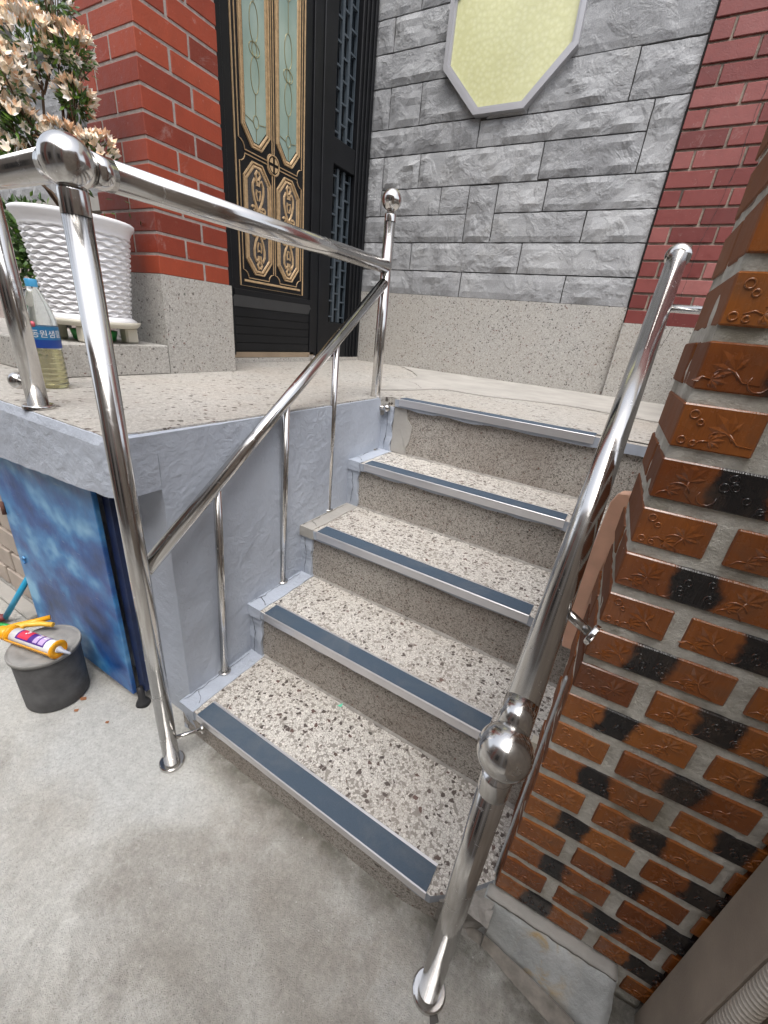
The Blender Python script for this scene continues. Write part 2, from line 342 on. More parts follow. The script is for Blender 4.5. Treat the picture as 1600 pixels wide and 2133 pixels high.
def m_base():
    t = NT('blue_grey_cement_base'); n = t.noise(11, 6, .65); x = t.sep()[0]
    col = t.ramp(n, [(0.3, (0.28, 0.29, 0.285)), (0.6, (0.44, 0.45, 0.445)), (0.75, (0.56, 0.57, 0.56))])
    band = t.ramp(x, [(0.12, 0.0), (0.155, 1.0), (0.20, 1.0), (0.25, 0.0)])
    rust = t.math('MULTIPLY', t.ramp(t.noise(19, 5, .7, .8), [(0.45, 0.0), (0.62, .8)]), band)
    col = t.mix(rust, col, (0.40, 0.27, 0.10))
    return t.fin(col, .6, 0, t.bump(t.noise(45, 6, .7), .004))
CEMG = m_base()
ALU = plain('brushed_aluminium', (0.72, 0.71, 0.72), 0.33, 0.8, var=0.05)
def m_insert():
    t = NT('blue_grey_grip_insert'); d = t.ramp(t.noise(7, 6, .7, .5), [(0.48, 0.0), (0.75, .30)]); g_ = t.ramp(t.noise(900, 2), [(0.3, .75), (0.7, 1.0)])
    col = t.mix(1.0, t.mix(d, (0.050, 0.078, 0.115), (0.20, 0.20, 0.195)), g_, 'MULTIPLY')
    return t.fin(col, 0.62, 0, t.bump(t.noise(900, 2), .0005))
INSERT = m_insert()
BLACK = plain('black_door_paint', (0.006, 0.0065, 0.008), 0.42, var=0.3, nscale=6, bump=0.0004, bscale=200, **{'Specular IOR Level': 0.28})
GOLD = plain('antique_gold_paint', (0.50, 0.35, 0.20), 0.42, 0.25, var=0.2, nscale=60, bump=0.0008, bscale=260)
FIELD = plain('dark_grey_ornament_field', (0.045, 0.043, 0.045), 0.5, var=0.6, nscale=140, bump=0.002, bscale=180)
LATT = plain('bluish_lattice_paint', (0.055, 0.07, 0.085), 0.4, var=0.2, nscale=20)
WPLAS = plain('white_plastic', (0.78, 0.78, 0.80), 0.35, var=0.03, nscale=4)
CREAM = plain('cream_plastic', (0.58, 0.55, 0.46), 0.45, var=0.06, nscale=10)
GREENP = plain('green_plastic', (0.03, 0.33, 0.07), 0.4, var=0.1)
BUCK = plain('dusty_grey_rubber', (0.085, 0.085, 0.088), 0.7, var=0.3, nscale=22, bump=0.0015, bscale=90)
LID = plain('dusty_grey_bucket_base', (0.23, 0.225, 0.215), 0.75, var=0.2, nscale=18, bump=0.001, bscale=120)
YEL = plain('orange_yellow_plastic', (0.80, 0.36, 0.01), 0.35, var=0.05)
CORAL = plain('peach_board', (0.74, 0.44, 0.31), 0.5, var=0.10, nscale=25)
BEIGE = plain('beige_block', (0.40, 0.34, 0.29), 0.7, var=0.12, nscale=9, bump=0.001)
DARK = plain('dark_gap', (0.02, 0.02, 0.02), 0.8)
TAN = plain('tan_metal', (0.30, 0.23, 0.16), 0.4, 0.3)
NAVY = plain('navy_painted_frame', (0.012, 0.022, 0.07), 0.4, var=0.3, nscale=20)
CYAN = plain('cyan_blue_pole', (0.02, 0.27, 0.46), 0.4)
RUBBER = plain('black_rubber', (0.02, 0.02, 0.022), 0.55)
POSTM = plain('grey_brown_panel', (0.34, 0.285, 0.23), 0.55, var=0.25, nscale=5, bump=0.0008, bscale=300)
COND = plain('tan_grey_conduit', (0.36, 0.32, 0.27), 0.45)
STEM = plain('brown_stem', (0.10, 0.06, 0.035), 0.8, var=0.3, nscale=60)
PLAST = plain('pale_render', (0.42, 0.40, 0.37), 0.8, var=0.08, nscale=2, bump=0.002, bscale=60)
FOAM = plain('white_foam', (0.74, 0.75, 0.74), 0.7, var=0.04, bump=0.001, bscale=300)
PETALS = [plain('peach_petal', (0.86, 0.58, 0.38), 0.6, var=.08), plain('cream_petal', (0.90, 0.78, 0.62), 0.6, var=.06), plain('white_petal', (0.92, 0.88, 0.82), 0.5, var=.06)]
LEAVES = [plain('dark_leaf', (0.055, 0.11, 0.025), 0.45, var=.3, nscale=40), plain('bright_leaf', (0.14, 0.27, 0.03), 0.45, var=.2, nscale=40)]
def m_pane():
    t = NT('yellow_patterned_glass'); P = t.map(rot=(0, R(-35), 0)); v = t.voro(42, 'F1', src=t.map(P, scale=(1, .01, 1)))
    col = t.mix(t.ramp(v, [(0.2, .45), (0.6, 0.0)]), (0.62, 0.62, 0.34), (0.72, 0.72, 0.46))
    n = t.ramp(t.noise(2.2, 3), [(0.3, 0.85), (0.7, 1.0)]); col = t.mix(1.0, col, n, 'MULTIPLY')
    return t.fin(col, 0.3, 0, t.bump(v, 0.0015, .5), **{'Coat Weight': .3})
def m_dglass():
    t = NT('frosted_green_glass'); n = t.noise(5, 3, src=t.map(scale=(1, 1, .5)))
    return t.fin(t.ramp(n, [(0.3, (0.17, 0.25, 0.22)), (0.7, (0.32, 0.40, 0.36))]), 0.22, 0, t.bump(t.noise(90, 3), 0.001, .5), **{'Coat Weight': .4})
PANE = m_pane(); DGLASS = m_dglass()
def m_clear(name, col, rough=0.05):
    t = NT(name); return t.fin(col, rough, 0, None, **{'Transmission Weight': 0.92, 'IOR': 1.25})
CLEAR = m_clear('clear_bottle_plastic', (0.9, 0.95, 0.96)); LIQ = m_clear('yellowish_water', (0.62, 0.54, 0.26), 0.15)
LBL = plain('blue_label', (0.02, 0.16, 0.34), 0.4, var=.1); LBL2 = plain('deep_blue_label', (0.012, 0.05, 0.26), 0.4); WHITE = plain('white_print', (0.8, 0.8, 0.8), 0.5); PINK = plain('pink_print', (0.65, 0.12, 0.16), 0.5)
RED = plain('red_print', (0.62, 0.03, 0.07), 0.45); PURP = plain('purple_print', (0.07, 0.02, 0.22), 0.45); LILAC = plain('lilac_print', (0.5, 0.36, 0.62), 0.45)
CAPB = plain('light_blue_cap', (0.06, 0.32, 0.58), 0.4)

ZL = 0.935                                   # landing height
NZ = [0.112, 0.314, 0.514, 0.706, 0.935]      # step tops
YAW = -0.021158
NY = [0.500, 0.770, 1.027, 1.306, 1.538]      # nosing fronts in the stair frame
SW = -0.911                                  # painted side wall in the stair frame
SMAT = Matrix.Rotation(YAW, 4, 'Z')

# ================================================================== SETTING: ground
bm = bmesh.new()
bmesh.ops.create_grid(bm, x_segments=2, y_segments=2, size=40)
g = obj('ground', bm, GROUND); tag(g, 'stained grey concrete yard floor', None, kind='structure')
bm = bmesh.new(); box(bm, -3.2, -1.80, 0.485, 0.54, 0.0, 0.018, bev=.004)
tag(obj('kerb', bm, CEM), kind='structure')

bm = bmesh.new()
bm.free()
# ================================================================== STAIRS
stairs = empty('staircase', (0, 0, 0), YAW, 'speckled terrazzo staircase of five steps with blue grey grip strips', 'stairs')
zprev = 0.0
REND = [0.038, 0.045, 0.34, 0.34, 0.34]
for i in range(5):
    y0, z = NY[i], NZ[i]; y1 = NY[i + 1] + 0.03 if i < 4 else 1.60
    # riser block (set back under the nosing)
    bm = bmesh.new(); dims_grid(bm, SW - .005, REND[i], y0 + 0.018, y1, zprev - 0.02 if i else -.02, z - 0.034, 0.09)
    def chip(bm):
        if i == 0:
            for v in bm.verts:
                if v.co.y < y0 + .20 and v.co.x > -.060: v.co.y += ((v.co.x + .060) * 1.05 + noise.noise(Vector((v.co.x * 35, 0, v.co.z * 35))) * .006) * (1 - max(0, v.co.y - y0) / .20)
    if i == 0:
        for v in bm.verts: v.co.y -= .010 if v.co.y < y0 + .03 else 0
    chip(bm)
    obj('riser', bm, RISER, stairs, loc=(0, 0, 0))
    # tread slab with a rough front edge
    bm = bmesh.new(); dims_grid(bm, -0.852, REND[i], y0 + 0.0015, y1 - .001, z - 0.034, z, 0.035)
    for v in bm.verts:
        if v.co.y < y0 + .01:
            if v.co.z < z - .03: v.co.z += noise.noise(v.co * 14) * .006 + noise.noise(v.co * 45) * .004; v.co.y += .003
            v.co.y += (noise.noise(v.co * 30 + Vector((i * 3, 0, 0)))) * 0.0015
    chip(bm); bm.normal_update()
    for f in bm.faces: f.material_index = 1 if (f.calc_center_median().y < y0 + .006 or (i == 0 and f.normal.y < -.5 and f.calc_center_median().y < y0 + .12)) else 0
    obj('tread', bm, (TREAD if i < 4 else LANDT, PAINT), stairs, loc=(0, 0, 0))
    if i < 4:
        bm = bmesh.new(); n_f = 40
        for q in range(n_f):
            xa = -0.852 + (REND[i] - .002 + .852) * q / n_f; xb = -0.852 + (REND[i] - .002 + .852) * (q + 1) / n_f; yr = NY[i + 1] + .0178
            def w_f(x): return .005 + .004 * noise.noise(Vector((x * 18, i * 3.1, 0)))
            v_ = [bm.verts.new(c) for c in ((xa, yr, z + .0005 + w_f(xa)), (xa, yr - w_f(xa) * 1.3, z + .0005), (xb, yr - w_f(xb) * 1.3, z + .0005), (xb, yr, z + .0005 + w_f(xb)))]
            bm.faces.new(v_)
        obj('grout_fillet', bm, GROUT, stairs, loc=(0, 0, 0))
    # painted margin along the wall with a broken edge
    if i < 4:
        bm = bmesh.new(); dims_grid(bm, SW - .003, -0.852, y0 + 0.001, y1 - .003, z - 0.036, z + 0.0025, 0.02)
        for v in bm.verts:
            v.co += Vector((noise.noise(v.co * 22) * .006 if v.co.x > -0.86 else 0, noise.noise(v.co * 31) * .003 if v.co.y < y0 + .01 else 0, noise.noise(v.co * 17 + Vector((5, 1, 2))) * .0010))
        if i == 2:
            obj('painted_margin', bm, (CEM,), stairs, loc=(0, 0, 0))
        else: obj('painted_margin', bm, PAINT, stairs, loc=(0, 0, 0))
        bm = bmesh.new(); zc = z + .0045
        crack(bm, [(SW + .004, y0 + .012, zc), (SW + .010, y0 + .07, zc), (SW + .006, y0 + .14, zc), (SW + .012, y1 - .04, zc)], .0011, j=.008)
        crack(bm, [(SW + .010, y0 + .055, zc), (SW + .034, y0 + .045, zc), (-.860, y0 + .030, zc)], .0010)
        obj('crack', bm, DARK, stairs, loc=(0, 0, 0))
        # painted mortar lump below the margin, beside the riser
    bm = bmesh.new(); dims_grid(bm, SW - .003, -0.858, y0 + .010, y0 + .03, zprev, z - .036, 0.014)
    for v in bm.verts:
        v.co += Vector((noise.noise(v.co * 24 + Vector((i, 0, 0))) * .014 if v.co.x > -.87 else 0, (noise.noise(v.co * 20) * .006 - .002) if v.co.y < y0 + .012 else 0, 0))
    obj('painted_mortar', bm, PAINT, stairs, loc=(0, 0, 0))
    bm = bmesh.new(); crack(bm, [(SW + .022, y0 + .0035, zprev + .01), (SW + .030, y0 + .0035, (zprev + z) / 2), (SW + .020, y0 + .0035, z - .04)], .0011, nrm=(0, -1, 0), j=.006)
    obj('crack', bm, DARK, stairs, loc=(0, 0, 0))
    # aluminium nosing strip with insert
    ns = obj('nosing_strip', (lambda b: (box(b, -0.8305, -0.0785, y0 - .0035, y0 + .0620, z + .0004, z + .0042, bev=.0009), box(b, -0.8305, -0.0785, y0 - .0035, y0 - .0005, z - (.017 if i == 0 else .0235), z + .0003), b)[-1])(bmesh.new()), ALU, stairs, loc=(0, 0, 0))
    bm = bmesh.new(); box(bm, -0.8300, -0.0790, y0 + .0006, y0 + .0545, z + .0040, z + .0052)
    obj('grip_insert', bm, INSERT, ns, loc=(0, 0, 0))
    zprev = z
bm = bmesh.new(); dims_grid(bm, -.050, .052, NY[0] + .016, NY[0] + .15, 0, .088, .014)
for v in bm.verts: v.co.y += max(0, (v.co.x + .05)) * .45 if v.co.y < NY[0] + .02 else 0
rough(bm, .006, 34, 6)
obj('broken_mortar', bm, GROUT, stairs, loc=(0, 0, 0))
# cement repair on the top riser, left end
bm = bmesh.new()
pts = [(-.858, .71), (-.855, .90), (-.80, .905), (-.79, .86), (-.765, .83), (-.77, .77), (-.785, .735), (-.78, .708)]
fr = [bm.verts.new((x, NY[4] + .0135 + random.uniform(-.002, .002), z)) for x, z in pts]; bk = [bm.verts.new((x, NY[4] + .03, z)) for x, z in pts]
bm.faces.new(fr)
for a in range(len(pts)): b = (a + 1) % len(pts); bm.faces.new((fr[b], fr[a], bk[a], bk[b]))
obj('cement_repair', bm, CEM, stairs, loc=(0, 0, 0))

# ================================================================== PORCH PLATFORM
porch = empty('porch_platform', (0, 0, 0), 0, 'raised porch platform with pale terrazzo top and blue grey painted plaster side', 'porch')
def rot_poly(pts): return [(SMAT @ Vector((x, y, 0))).to_2d() for x, y in pts]
# top surface
top_pts = [(-0.935, 0.462), (-4.5, 0.462), (-4.5, 3.12), (0.36, 3.12), (0.36, 1.57), (-0.86, 1.5935), (-0.888, 1.52), (-0.905, 0.80), (-0.922, 0.52)]
def prism(pts, z0, z1):
    bm = bmesh.new(); a = [bm.verts.new((x, y, z0)) for x, y in pts]; b = [bm.verts.new((x, y, z1)) for x, y in pts]
    n = len(pts); bm.faces.new(a); bm.faces.new(b[::-1])
    for i in range(n): j = (i + 1) % n; bm.faces.new((a[j], a[i], b[i], b[j]))
    fixn(bm); return bm
obj('platform_top', prism(top_pts, 0.86, ZL), LANDT, porch)
# front fascia beam with rough plastered face and rounded corner
bm = bmesh.new(); dims_grid(bm, -3.3, -0.9215, 0.452, 0.53, 0.79, ZL - .003, 0.02)
for v in bm.verts:
    cx = max(0, v.co.x + 0.945) ; cy = max(0, 0.482 - v.co.y)
    if cx > 0 and cy > 0: v.co.y += cx * 0.6; v.co.x -= cy * 0.2
    if v.co.z > ZL - .01 and v.co.y < .46: v.co.y += .006
    if v.co.z < .80 : v.co.z += max(-0.05, min(0, (v.co.x + 1.0) * .06)) + noise.noise(v.co * 6) * .006
rough(bm, 0.0026, 22, 9, keep=lambda c: c.y > .51)
obj('front_fascia', bm, PAINT, porch)
# side wall below (faces the stairs)
bm = bmesh.new(); dims_grid(bm, -1.10, SW, 0.535, 1.62, 0.0, ZL - .005, 0.035)
rough_axis(bm, 0, .0022, 12, 9, lambda c: c.x > SW - .001); rough_axis(bm, 1, .002, 12, 3, lambda c: c.y < .536)
for v in bm.verts: v.co = SMAT @ v.co
obj('side_wall', bm, PAINT, porch)
bm = bmesh.new(); dims_grid(bm, -0.985, SW, 0.458, 0.5345, 0.795, ZL - .005, 0.035)
rough_axis(bm, 0, .0022, 12, 9, lambda c: c.x > SW - .001)
for v in bm.verts: v.co = SMAT @ v.co
obj('fascia_end', bm, PAINT, porch)
boxo('under_wall', (-4.5, -1.12, 0.58, 0.70, 0, 0.86), PAINT, porch)
boxo('hidden_fill', (-4.4, -1.12, 0.71, 3.1, 0, 0.855), CEM, porch)
boxo('stair_core', (-1.09, 0.36, 1.64, 3.1, 0, 0.855), CEM, porch)
# cement apron along the stone wall
ap = [(-0.985, 1.70), (-0.905, 1.85), (-0.86, 2.03), (-0.80, 2.10), (-0.593, 2.088), (-0.406, 2.187), (-0.231, 2.243), (0.022, 2.20), (0.34, 2.15), (0.35, 3.05), (-1.6, 3.06), (-1.30, 2.72), (-1.15, 2.45), (-1.14, 2.2), (-1.06, 1.95)]
ap2 = []
for i in range(len(ap)):
    a, b = Vector(ap[i]), Vector(ap[(i + 1) % len(ap)]); k = max(1, int((b - a).length / .04))
    for j in range(k):
        p = a.lerp(b, j / k); o_ = noise.noise(Vector((p.x * 9, p.y * 9, 1))) * .018; ap2.append((p.x + o_, min(3.06, p.y + o_)))
obj('cement_apron', prism(ap2, ZL + .0005, ZL + .005), CEM, porch)
bm = bmesh.new()
crack(bm, [(-0.88, 2.06, ZL + .0065), (-.8, 2.11, ZL + .0065), (-.6, 2.10, ZL + .0065), (-.42, 2.195, ZL + .0065), (-.2, 2.25, ZL + .0065), (.1, 2.21, ZL + .0065)], .0014)
crack(bm, [(-0.98, 1.72, ZL + .006), (-.92, 1.84, ZL + .006), (-.90, 1.98, ZL + .006), (-1.0, 2.12, ZL + .006), (-1.12, 2.2, ZL + .006)], .0012)
obj('floor_crack', bm, DARK, porch)
# ledge under the flower pot
ledge = boxo('stone_ledge', (-3.4, -1.708, 0.722, 1.16, ZL, 1.048), PLINTH, None, bev=.004)
tag(ledge, 'low speckled terrazzo ledge carrying the white flower pot', 'ledge')

# ================================================================== helper: brick pieces
def brick_mesh(name, L, D, H, bev=0.002, mat=None):
    bm = bmesh.new(); box(bm, -L / 2, L / 2, 0, D, 0, H, bev=bev)
    me = bpy.data.meshes.new(name); bm.to_mesh(me); bm.free()
    if mat: me.materials.append(mat)
    return me

# ================================================================== LEFT RED BRICK PILLAR
pil = empty('brick_pillar', (-1.714, 1.167, ZL), 0, 'glossy deep red brick pillar between the flower pot and the black door', 'pillar')
px, py = -1.714, 1.167
boxo('mortar_core', (-2.06, px - .0025, py + .0025, 1.503, 1.31, 3.55), MORT_L, pil)
bm = bmesh.new(); dims_grid(bm, -2.075, px + .006, py - .006, 1.512, ZL + .0005, 1.311, 0.06); rough(bm, .001, 20)
obj('plinth', bm, PLINTH, pil)
bz0, bp = 1.3125, 0.0717; jt = 0.0095; mcache = {}
def bx(x0, x1, y0, y1, z0, z1, mat, par, name='brick'):
    key = (round(x1 - x0, 4), round(y1 - y0, 4), round(z1 - z0, 4), mat.name)
    me = mcache.get(key)
    if me is None:
        bm = bmesh.new(); box(bm, -(x1 - x0) / 2, (x1 - x0) / 2, 0, y1 - y0, 0, z1 - z0, bev=.0022)
        me = bpy.data.meshes.new(name); bm.to_mesh(me); bm.free(); me.materials.append(mat); mcache[key] = me
    jig = random.uniform(-.0007, .0007)
    return link_mesh(name, me, None, par, loc=((x0 + x1) / 2 - par.location.x + jig, y0 - par.location.y + jig, z0 - par.location.z), rot=(random.uniform(-.002, .002), 0, random.uniform(-.002, .002)))
for k in range(31):
    z0 = bz0 + k * bp; z1 = z0 + bp - jt; long_ = (k % 2 == 0)
    yj, xj = (1.376, -1.966) if long_ else (1.293, -1.862)
    bx(xj + jt / 2, px, py, yj - jt / 2, z0, z1, REDL, pil)
    bx(px - .09, px, yj + jt / 2, 1.506, z0, z1, REDL, pil)
    bx(-2.066, xj - jt / 2, py, py + .09, z0, z1, REDL, pil)

# ================================================================== RIGHT RED BRICK WALL
rw = empty('brick_wall', (-.13, 3.06, ZL), 0, 'faded pinkish red brick wall at the right of the grey stone wall', 'wall')
boxo('mortar_core', (-.125, 1.6, 3.073, 3.3, 1.36, 3.9), MORT_R, rw)
bm = bmesh.new(); dims_grid(bm, -0.128, 1.6, 3.042, 3.3, ZL + .001, 1.362, .08); rough(bm, .001, 15)
obj('plinth', bm, PLINTH, rw)
rp = 0.0819
for k in range(30):
    z0 = 1.3975 + (k - 0) * rp - rp * 0 - .035; z1 = z0 + rp - .012
    x = -.125; first = True
    half = (k % 2 == 1)
    while x < 1.2:
        L = .083 if (first and half) else .204
        first = False
        bx(x, x + L, 3.062, 3.16, z0, z1, REDR, rw); x += L + .011
bm = bmesh.new()
crack(bm, [(.205, 3.0605, 2.7), (.16, 3.0605, 2.3), (.165, 3.0605, 2.1), (.12, 3.0605, 1.75), (.115, 3.0605, 1.4)], .0012, nrm=(0, -1, 0))
crack(bm, [(.13, 3.0403, 1.36), (.10, 3.0403, 1.25), (.04, 3.0403, 1.1), (.03, 3.0403, .98)], .0014, nrm=(0, -1, 0))
obj('crack', bm, DARK, rw)

# ================================================================== GREY STONE WALL
sw_ = empty('stone_wall', (-1.1, 3.085, ZL), 0, 'grey split granite block wall with an octagonal window', 'wall')
boxo('mortar_core', (-2.05, -.129, 3.098, 3.3, 1.44, 3.9), MORT_S, sw_)
bm = bmesh.new(); dims_grid(bm, -2.07, -0.131, 3.072, 3.3, ZL + .001, 1.446, .08); rough(bm, .0012, 15)
obj('plinth', bm, PLINTH, sw_)
def stone(x0, x1, z0, z1, par, face_y=3.088, mat=STONE, seed=None):
    g_ = 0.0035; x0 += g_; x1 -= g_; z0 += g_; z1 -= g_
    nx = max(3, int((x1 - x0) / .035)); nz = max(3, int((z1 - z0) / .03)); s = seed if seed is not None else random.uniform(0, 50)
    bm = bmesh.new(); grid = []
    split = random.random() < .6; amp = .015 if split else .006; tilt = random.uniform(.2, .9)
    for j in range(nz + 1):
        row = []
        for i in range(nx + 1):
            u, v = i / nx, j / nz; x = x0 + u * (x1 - x0); z = z0 + v * (z1 - z0)
            e = min(u, 1 - u) * (x1 - x0); f = min(v, 1 - v) * (z1 - z0); ed = min(1, min(e, f) / .012)
            d = .006 * ed + amp * ed * max(-.3, noise.fractal(Vector((x * 7 + s, z * 11, s)), .7, 2.2, 5)) 
            if split and v < .45: d += (.45 - v) * .018 * ed * (0.4 + noise.noise(Vector((x * 9, s, 0))))
            if i in (0, nx): x += noise.noise(Vector((s, z * 30, 2))) * .003
            if j in (0, nz): z += noise.noise(Vector((x * 25, s, 4))) * .003
            row.append(bm.verts.new((x, face_y - d, z)))
        grid.append(row)
    for j in range(nz):
        for i in range(nx):
            f = bm.faces.new((grid[j][i], grid[j][i + 1], grid[j + 1][i + 1], grid[j + 1][i]))
    bnd = [grid[0][i] for i in range(nx + 1)] + [grid[j][nx] for j in range(1, nz + 1)] + [grid[nz][i] for i in range(nx - 1, -1, -1)] + [grid[j][0] for j in range(nz - 1, 0, -1)]
    bk = [bm.verts.new((v.co.x, face_y + .03, v.co.z)) for v in bnd]
    for a in range(len(bnd)): b = (a + 1) % len(bnd); bm.faces.new((bnd[b], bnd[a], bk[a], bk[b]))
    fixn(bm)
    return obj('stone', bm, mat, par)
XL, XR = -2.05, -.133
ST = [(XL, -1.21, 1.446, 1.602), (-1.21, -.52, 1.446, 1.602), (-.52, XR, 1.446, 1.602),
      (XL, -1.62, 1.602, 1.775), (-1.62, -.83, 1.602, 1.775), (-.83, XR, 1.602, 1.775),
      (XL, -1.24, 1.775, 1.937), (-1.24, -1.05, 1.775, 2.09), (-1.05, -.49, 1.775, 1.937), (-.49, XR, 1.775, 1.937),
      (XL, -1.905, 1.937, 2.281), (-1.905, -1.44, 1.937, 2.093), (-1.44, -1.24, 1.937, 2.093), (-1.05, -.75, 1.937, 2.093), (-.75, XR, 1.937, 2.100),
      (-1.905, -1.62, 2.093, 2.281), (-1.62, -.815, 2.093, 2.281), (-.815, -.29, 2.10, 2.281), (-.29, XR, 2.10, 2.415),
      (XL, -1.235, 2.281, 2.43), (-1.235, -.29, 2.281, 2.415),
      (XL, -1.89, 2.43, 2.645), (-1.89, -1.66, 2.43, 2.645), (-1.66, -1.2, 2.43, 2.645), (-1.2, -.95, 2.415, 2.64), (-.95, -.42, 2.415, 2.635), (-.42, XR, 2.415, 2.63),
      (XL, -1.4, 2.645, 2.815), (-.86, XR, 2.632, 2.93), (XL, -1.895, 2.815, 2.98), (-1.895, -1.42, 2.815, 2.98)]
z = 2.98
for a in ((-1.72,), (-1.9, -1.55), (-1.6,)): 
    xs = [XL, *a, -1.40]
    for u, v in zip(xs, xs[1:]): ST.append((u, v, z, z + .16))
    z += .16
for (u, v, zz) in ((-.80, -.5, 2.93), (-.5, XR, 2.93), (-.80, XR, 3.11), (-.80, -.4, 3.28), (-.4, XR, 3.28)): ST.append((u, v, zz, zz + .175))
for u, v in ((XL, -1.5), (-1.5, -1.0), (-1.0, -.6), (-.6, XR)): ST.append((u, v, 3.46, 3.66)); ST.append((u + .01, v, 3.66, 3.88))
for s in ST: stone(*s, sw_)
# octagonal window
def octo(cx, cz, w_, h_, cut): return [(cx - w_, cz - h_ + cut), (cx - w_ + cut, cz - h_), (cx + w_ - cut, cz - h_), (cx + w_, cz - h_ + cut), (cx + w_, cz + h_ - cut), (cx + w_ - cut, cz + h_), (cx - w_ + cut, cz + h_), (cx - w_, cz + h_ - cut)]
def ringframe(bm, A, B, yf, yb, mi=0):
    n = len(A); a = [bm.verts.new((x, yf, z)) for x, z in A]; b = [bm.verts.new((x, yf, z)) for x, z in B]; ab = [bm.verts.new((x, yb, z)) for x, z in A]; bb = [bm.verts.new((x, yb, z)) for x, z in B]
    for i in range(n):
        j = (i + 1) % n
        for q in ((a[i], a[j], b[j], b[i]), (a[j], a[i], ab[i], ab[j]), (b[i], b[j], bb[j], bb[i])): bm.faces.new(q).material_index = mi
ocx, ocz = -1.12, 2.825; A = octo(ocx, ocz, .388, .395, .235); B = octo(ocx, ocz, .364, .371, .225); B2 = octo(ocx, ocz, .350, .357, .219)
win = obj('octagonal_window', (lambda b: (ringframe(b, A, B, 3.045, 3.10), ringframe(b, B, B2, 3.058, 3.09), fixn(b), b)[-1])(bmesh.new()), plain('white_aluminium', (0.40, 0.40, 0.42), 0.4, .3, var=.04), sw_)
bm = bmesh.new(); bm.faces.new([bm.verts.new((x, 3.070, z)) for x, z in B2]); fixn(bm)
r_ = bmesh.ops.extrude_face_region(bm, geom=bm.faces[:]); bmesh.ops.translate(bm, verts=[v for v in r_['geom'] if isinstance(v, bmesh.types.BMVert)], vec=(0, .006, 0)); fixn(bm)
obj('pane', bm, PANE, win)

# ================================================================== DOOR
DX = -2.03
door = empty('entrance_door', (DX, 2.15, ZL), 0, 'black metal entrance door with antique gold ornaments and frosted glass panels', 'door')
def dbox(name, y0, y1, z0, z1, x0, x1, mat, par=door, bev=0.0): return boxo(name, (DX + x0, DX + x1, y0, y1, z0, z1), mat, par, bev)
dbox('door_leaf', 1.66, 2.535, .975, 3.5, -.05, 0, BLACK)
bm = bmesh.new()
for (a, b, zz, z2, xx) in ((1.66, 1.80, .975, 3.5, .012), (2.455, 2.535, .975, 3.5, .012), (1.80, 2.455, 1.29, 1.325, .018)): box(bm, DX + .0005, DX + xx, a, b, zz, z2, bev=.003)
obj('stile', bm, BLACK, door)
# kick panel: sloped head moulding and grooved boards
bm = bmesh.new(); vv = [bm.verts.new(v) for v in ((DX + .0185, 1.80, 1.292), (DX + .0185, 2.44, 1.292), (DX + .002, 2.50, 1.235), (DX + .002, 1.76, 1.235))]; bm.faces.new(vv)
obj('panel_moulding', bm, plain('dark_satin_metal', (0.03, 0.032, 0.036), .4), door)
for k in range(5): dbox('kick_board', 1.805, 2.45, 1.000 + k * .046, 1.000 + k * .046 + .043, .001, .006, BLACK, door, bev=.0015)
dbox('kick_strip', 1.68, 2.50, .962, .992, -.04, .012, TAN)
dbox('threshold', 1.55, 3.06, ZL + .001, .960, -.07, .03, PLINTH)
def bar(bm, pts, wd, h, x0=.0, closed=False, mi=0):
    """flat moulding that follows points (y,z) on the door"""
    P = [Vector((0, a, b)) for a, b in pts]; n = len(P); L = []
    for i in range(n):
        if closed: d = P[(i + 1) % n] - P[i - 1]
        else: d = P[min(i + 1, n - 1)] - P[max(i - 1, 0)]
        d.normalize(); s = Vector((0, -d.z, d.y)) * wd / 2
        o = Vector((DX + x0, 0, 0))
        L.append([bm.verts.new(P[i] + o + s), bm.verts.new(P[i] + o + s * .6 + Vector((h, 0, 0))), bm.verts.new(P[i] + o - s * .6 + Vector((h, 0, 0))), bm.verts.new(P[i] + o - s)])
    for i in range(n if closed else n - 1):
        a, b = L[i], L[(i + 1) % n]
        for k in range(3): bm.faces.new((a[k], a[k + 1], b[k + 1], b[k])).material_index = mi
def chamf(y0, y1, z0, z1, c, inset=0.0, top=True, notch=False, segs=4):
    y0 += inset; y1 -= inset; z0 += inset; z1 -= inset; P = []
    def corner(cy, cz, a0):      # concave quarter round or straight cut
        out = []
        for k in range(segs + 1):
            a = a0 + (math.pi / 2) * k / segs
            out.append((cy + c * math.cos(a), cz + c * math.sin(a)))
        return out
    if notch:
        P += corner(y0, z0, math.pi / 2)[::-1][::-1]
        # walk: bottom-left, bottom-right, top-right, top-left with concave corners
        P = [(y0, z0 + c)] + [(y0 + c * math.sin(t), z0 + c * math.cos(t)) for t in [math.pi / 2 * k / segs for k in range(1, segs)]] + [(y0 + c, z0), (y1 - c, z0)] + \
            [(y1 - c * math.cos(t), z0 + c * math.sin(t)) for t in [math.pi / 2 * k / segs for k in range(1, segs)]] + [(y1, z0 + c)]
        if top: P += [(y1, z1 - c)] + [(y1 - c * math.sin(t), z1 - c * math.cos(t)) for t in [math.pi / 2 * k / segs for k in range(1, segs)]] + [(y1 - c, z1), (y0 + c, z1)] + \
            [(y0 + c * math.cos(t), z1 - c * math.sin(t)) for t in [math.pi / 2 * k / segs for k in range(1, segs)]] + [(y0, z1 - c)]
        else: P += [(y1, z1), (y0, z1)]
    else:
        P = [(y0, z0 + c * 1.15), (y0 + c, z0), (y1 - c, z0), (y1, z0 + c * 1.15)]
        P += [(y1, z1 - c * 1.15), (y1 - c, z1), (y0 + c, z1), (y0, z1 - c * 1.15)] if top else [(y1, z1), (y0, z1)]
    return P
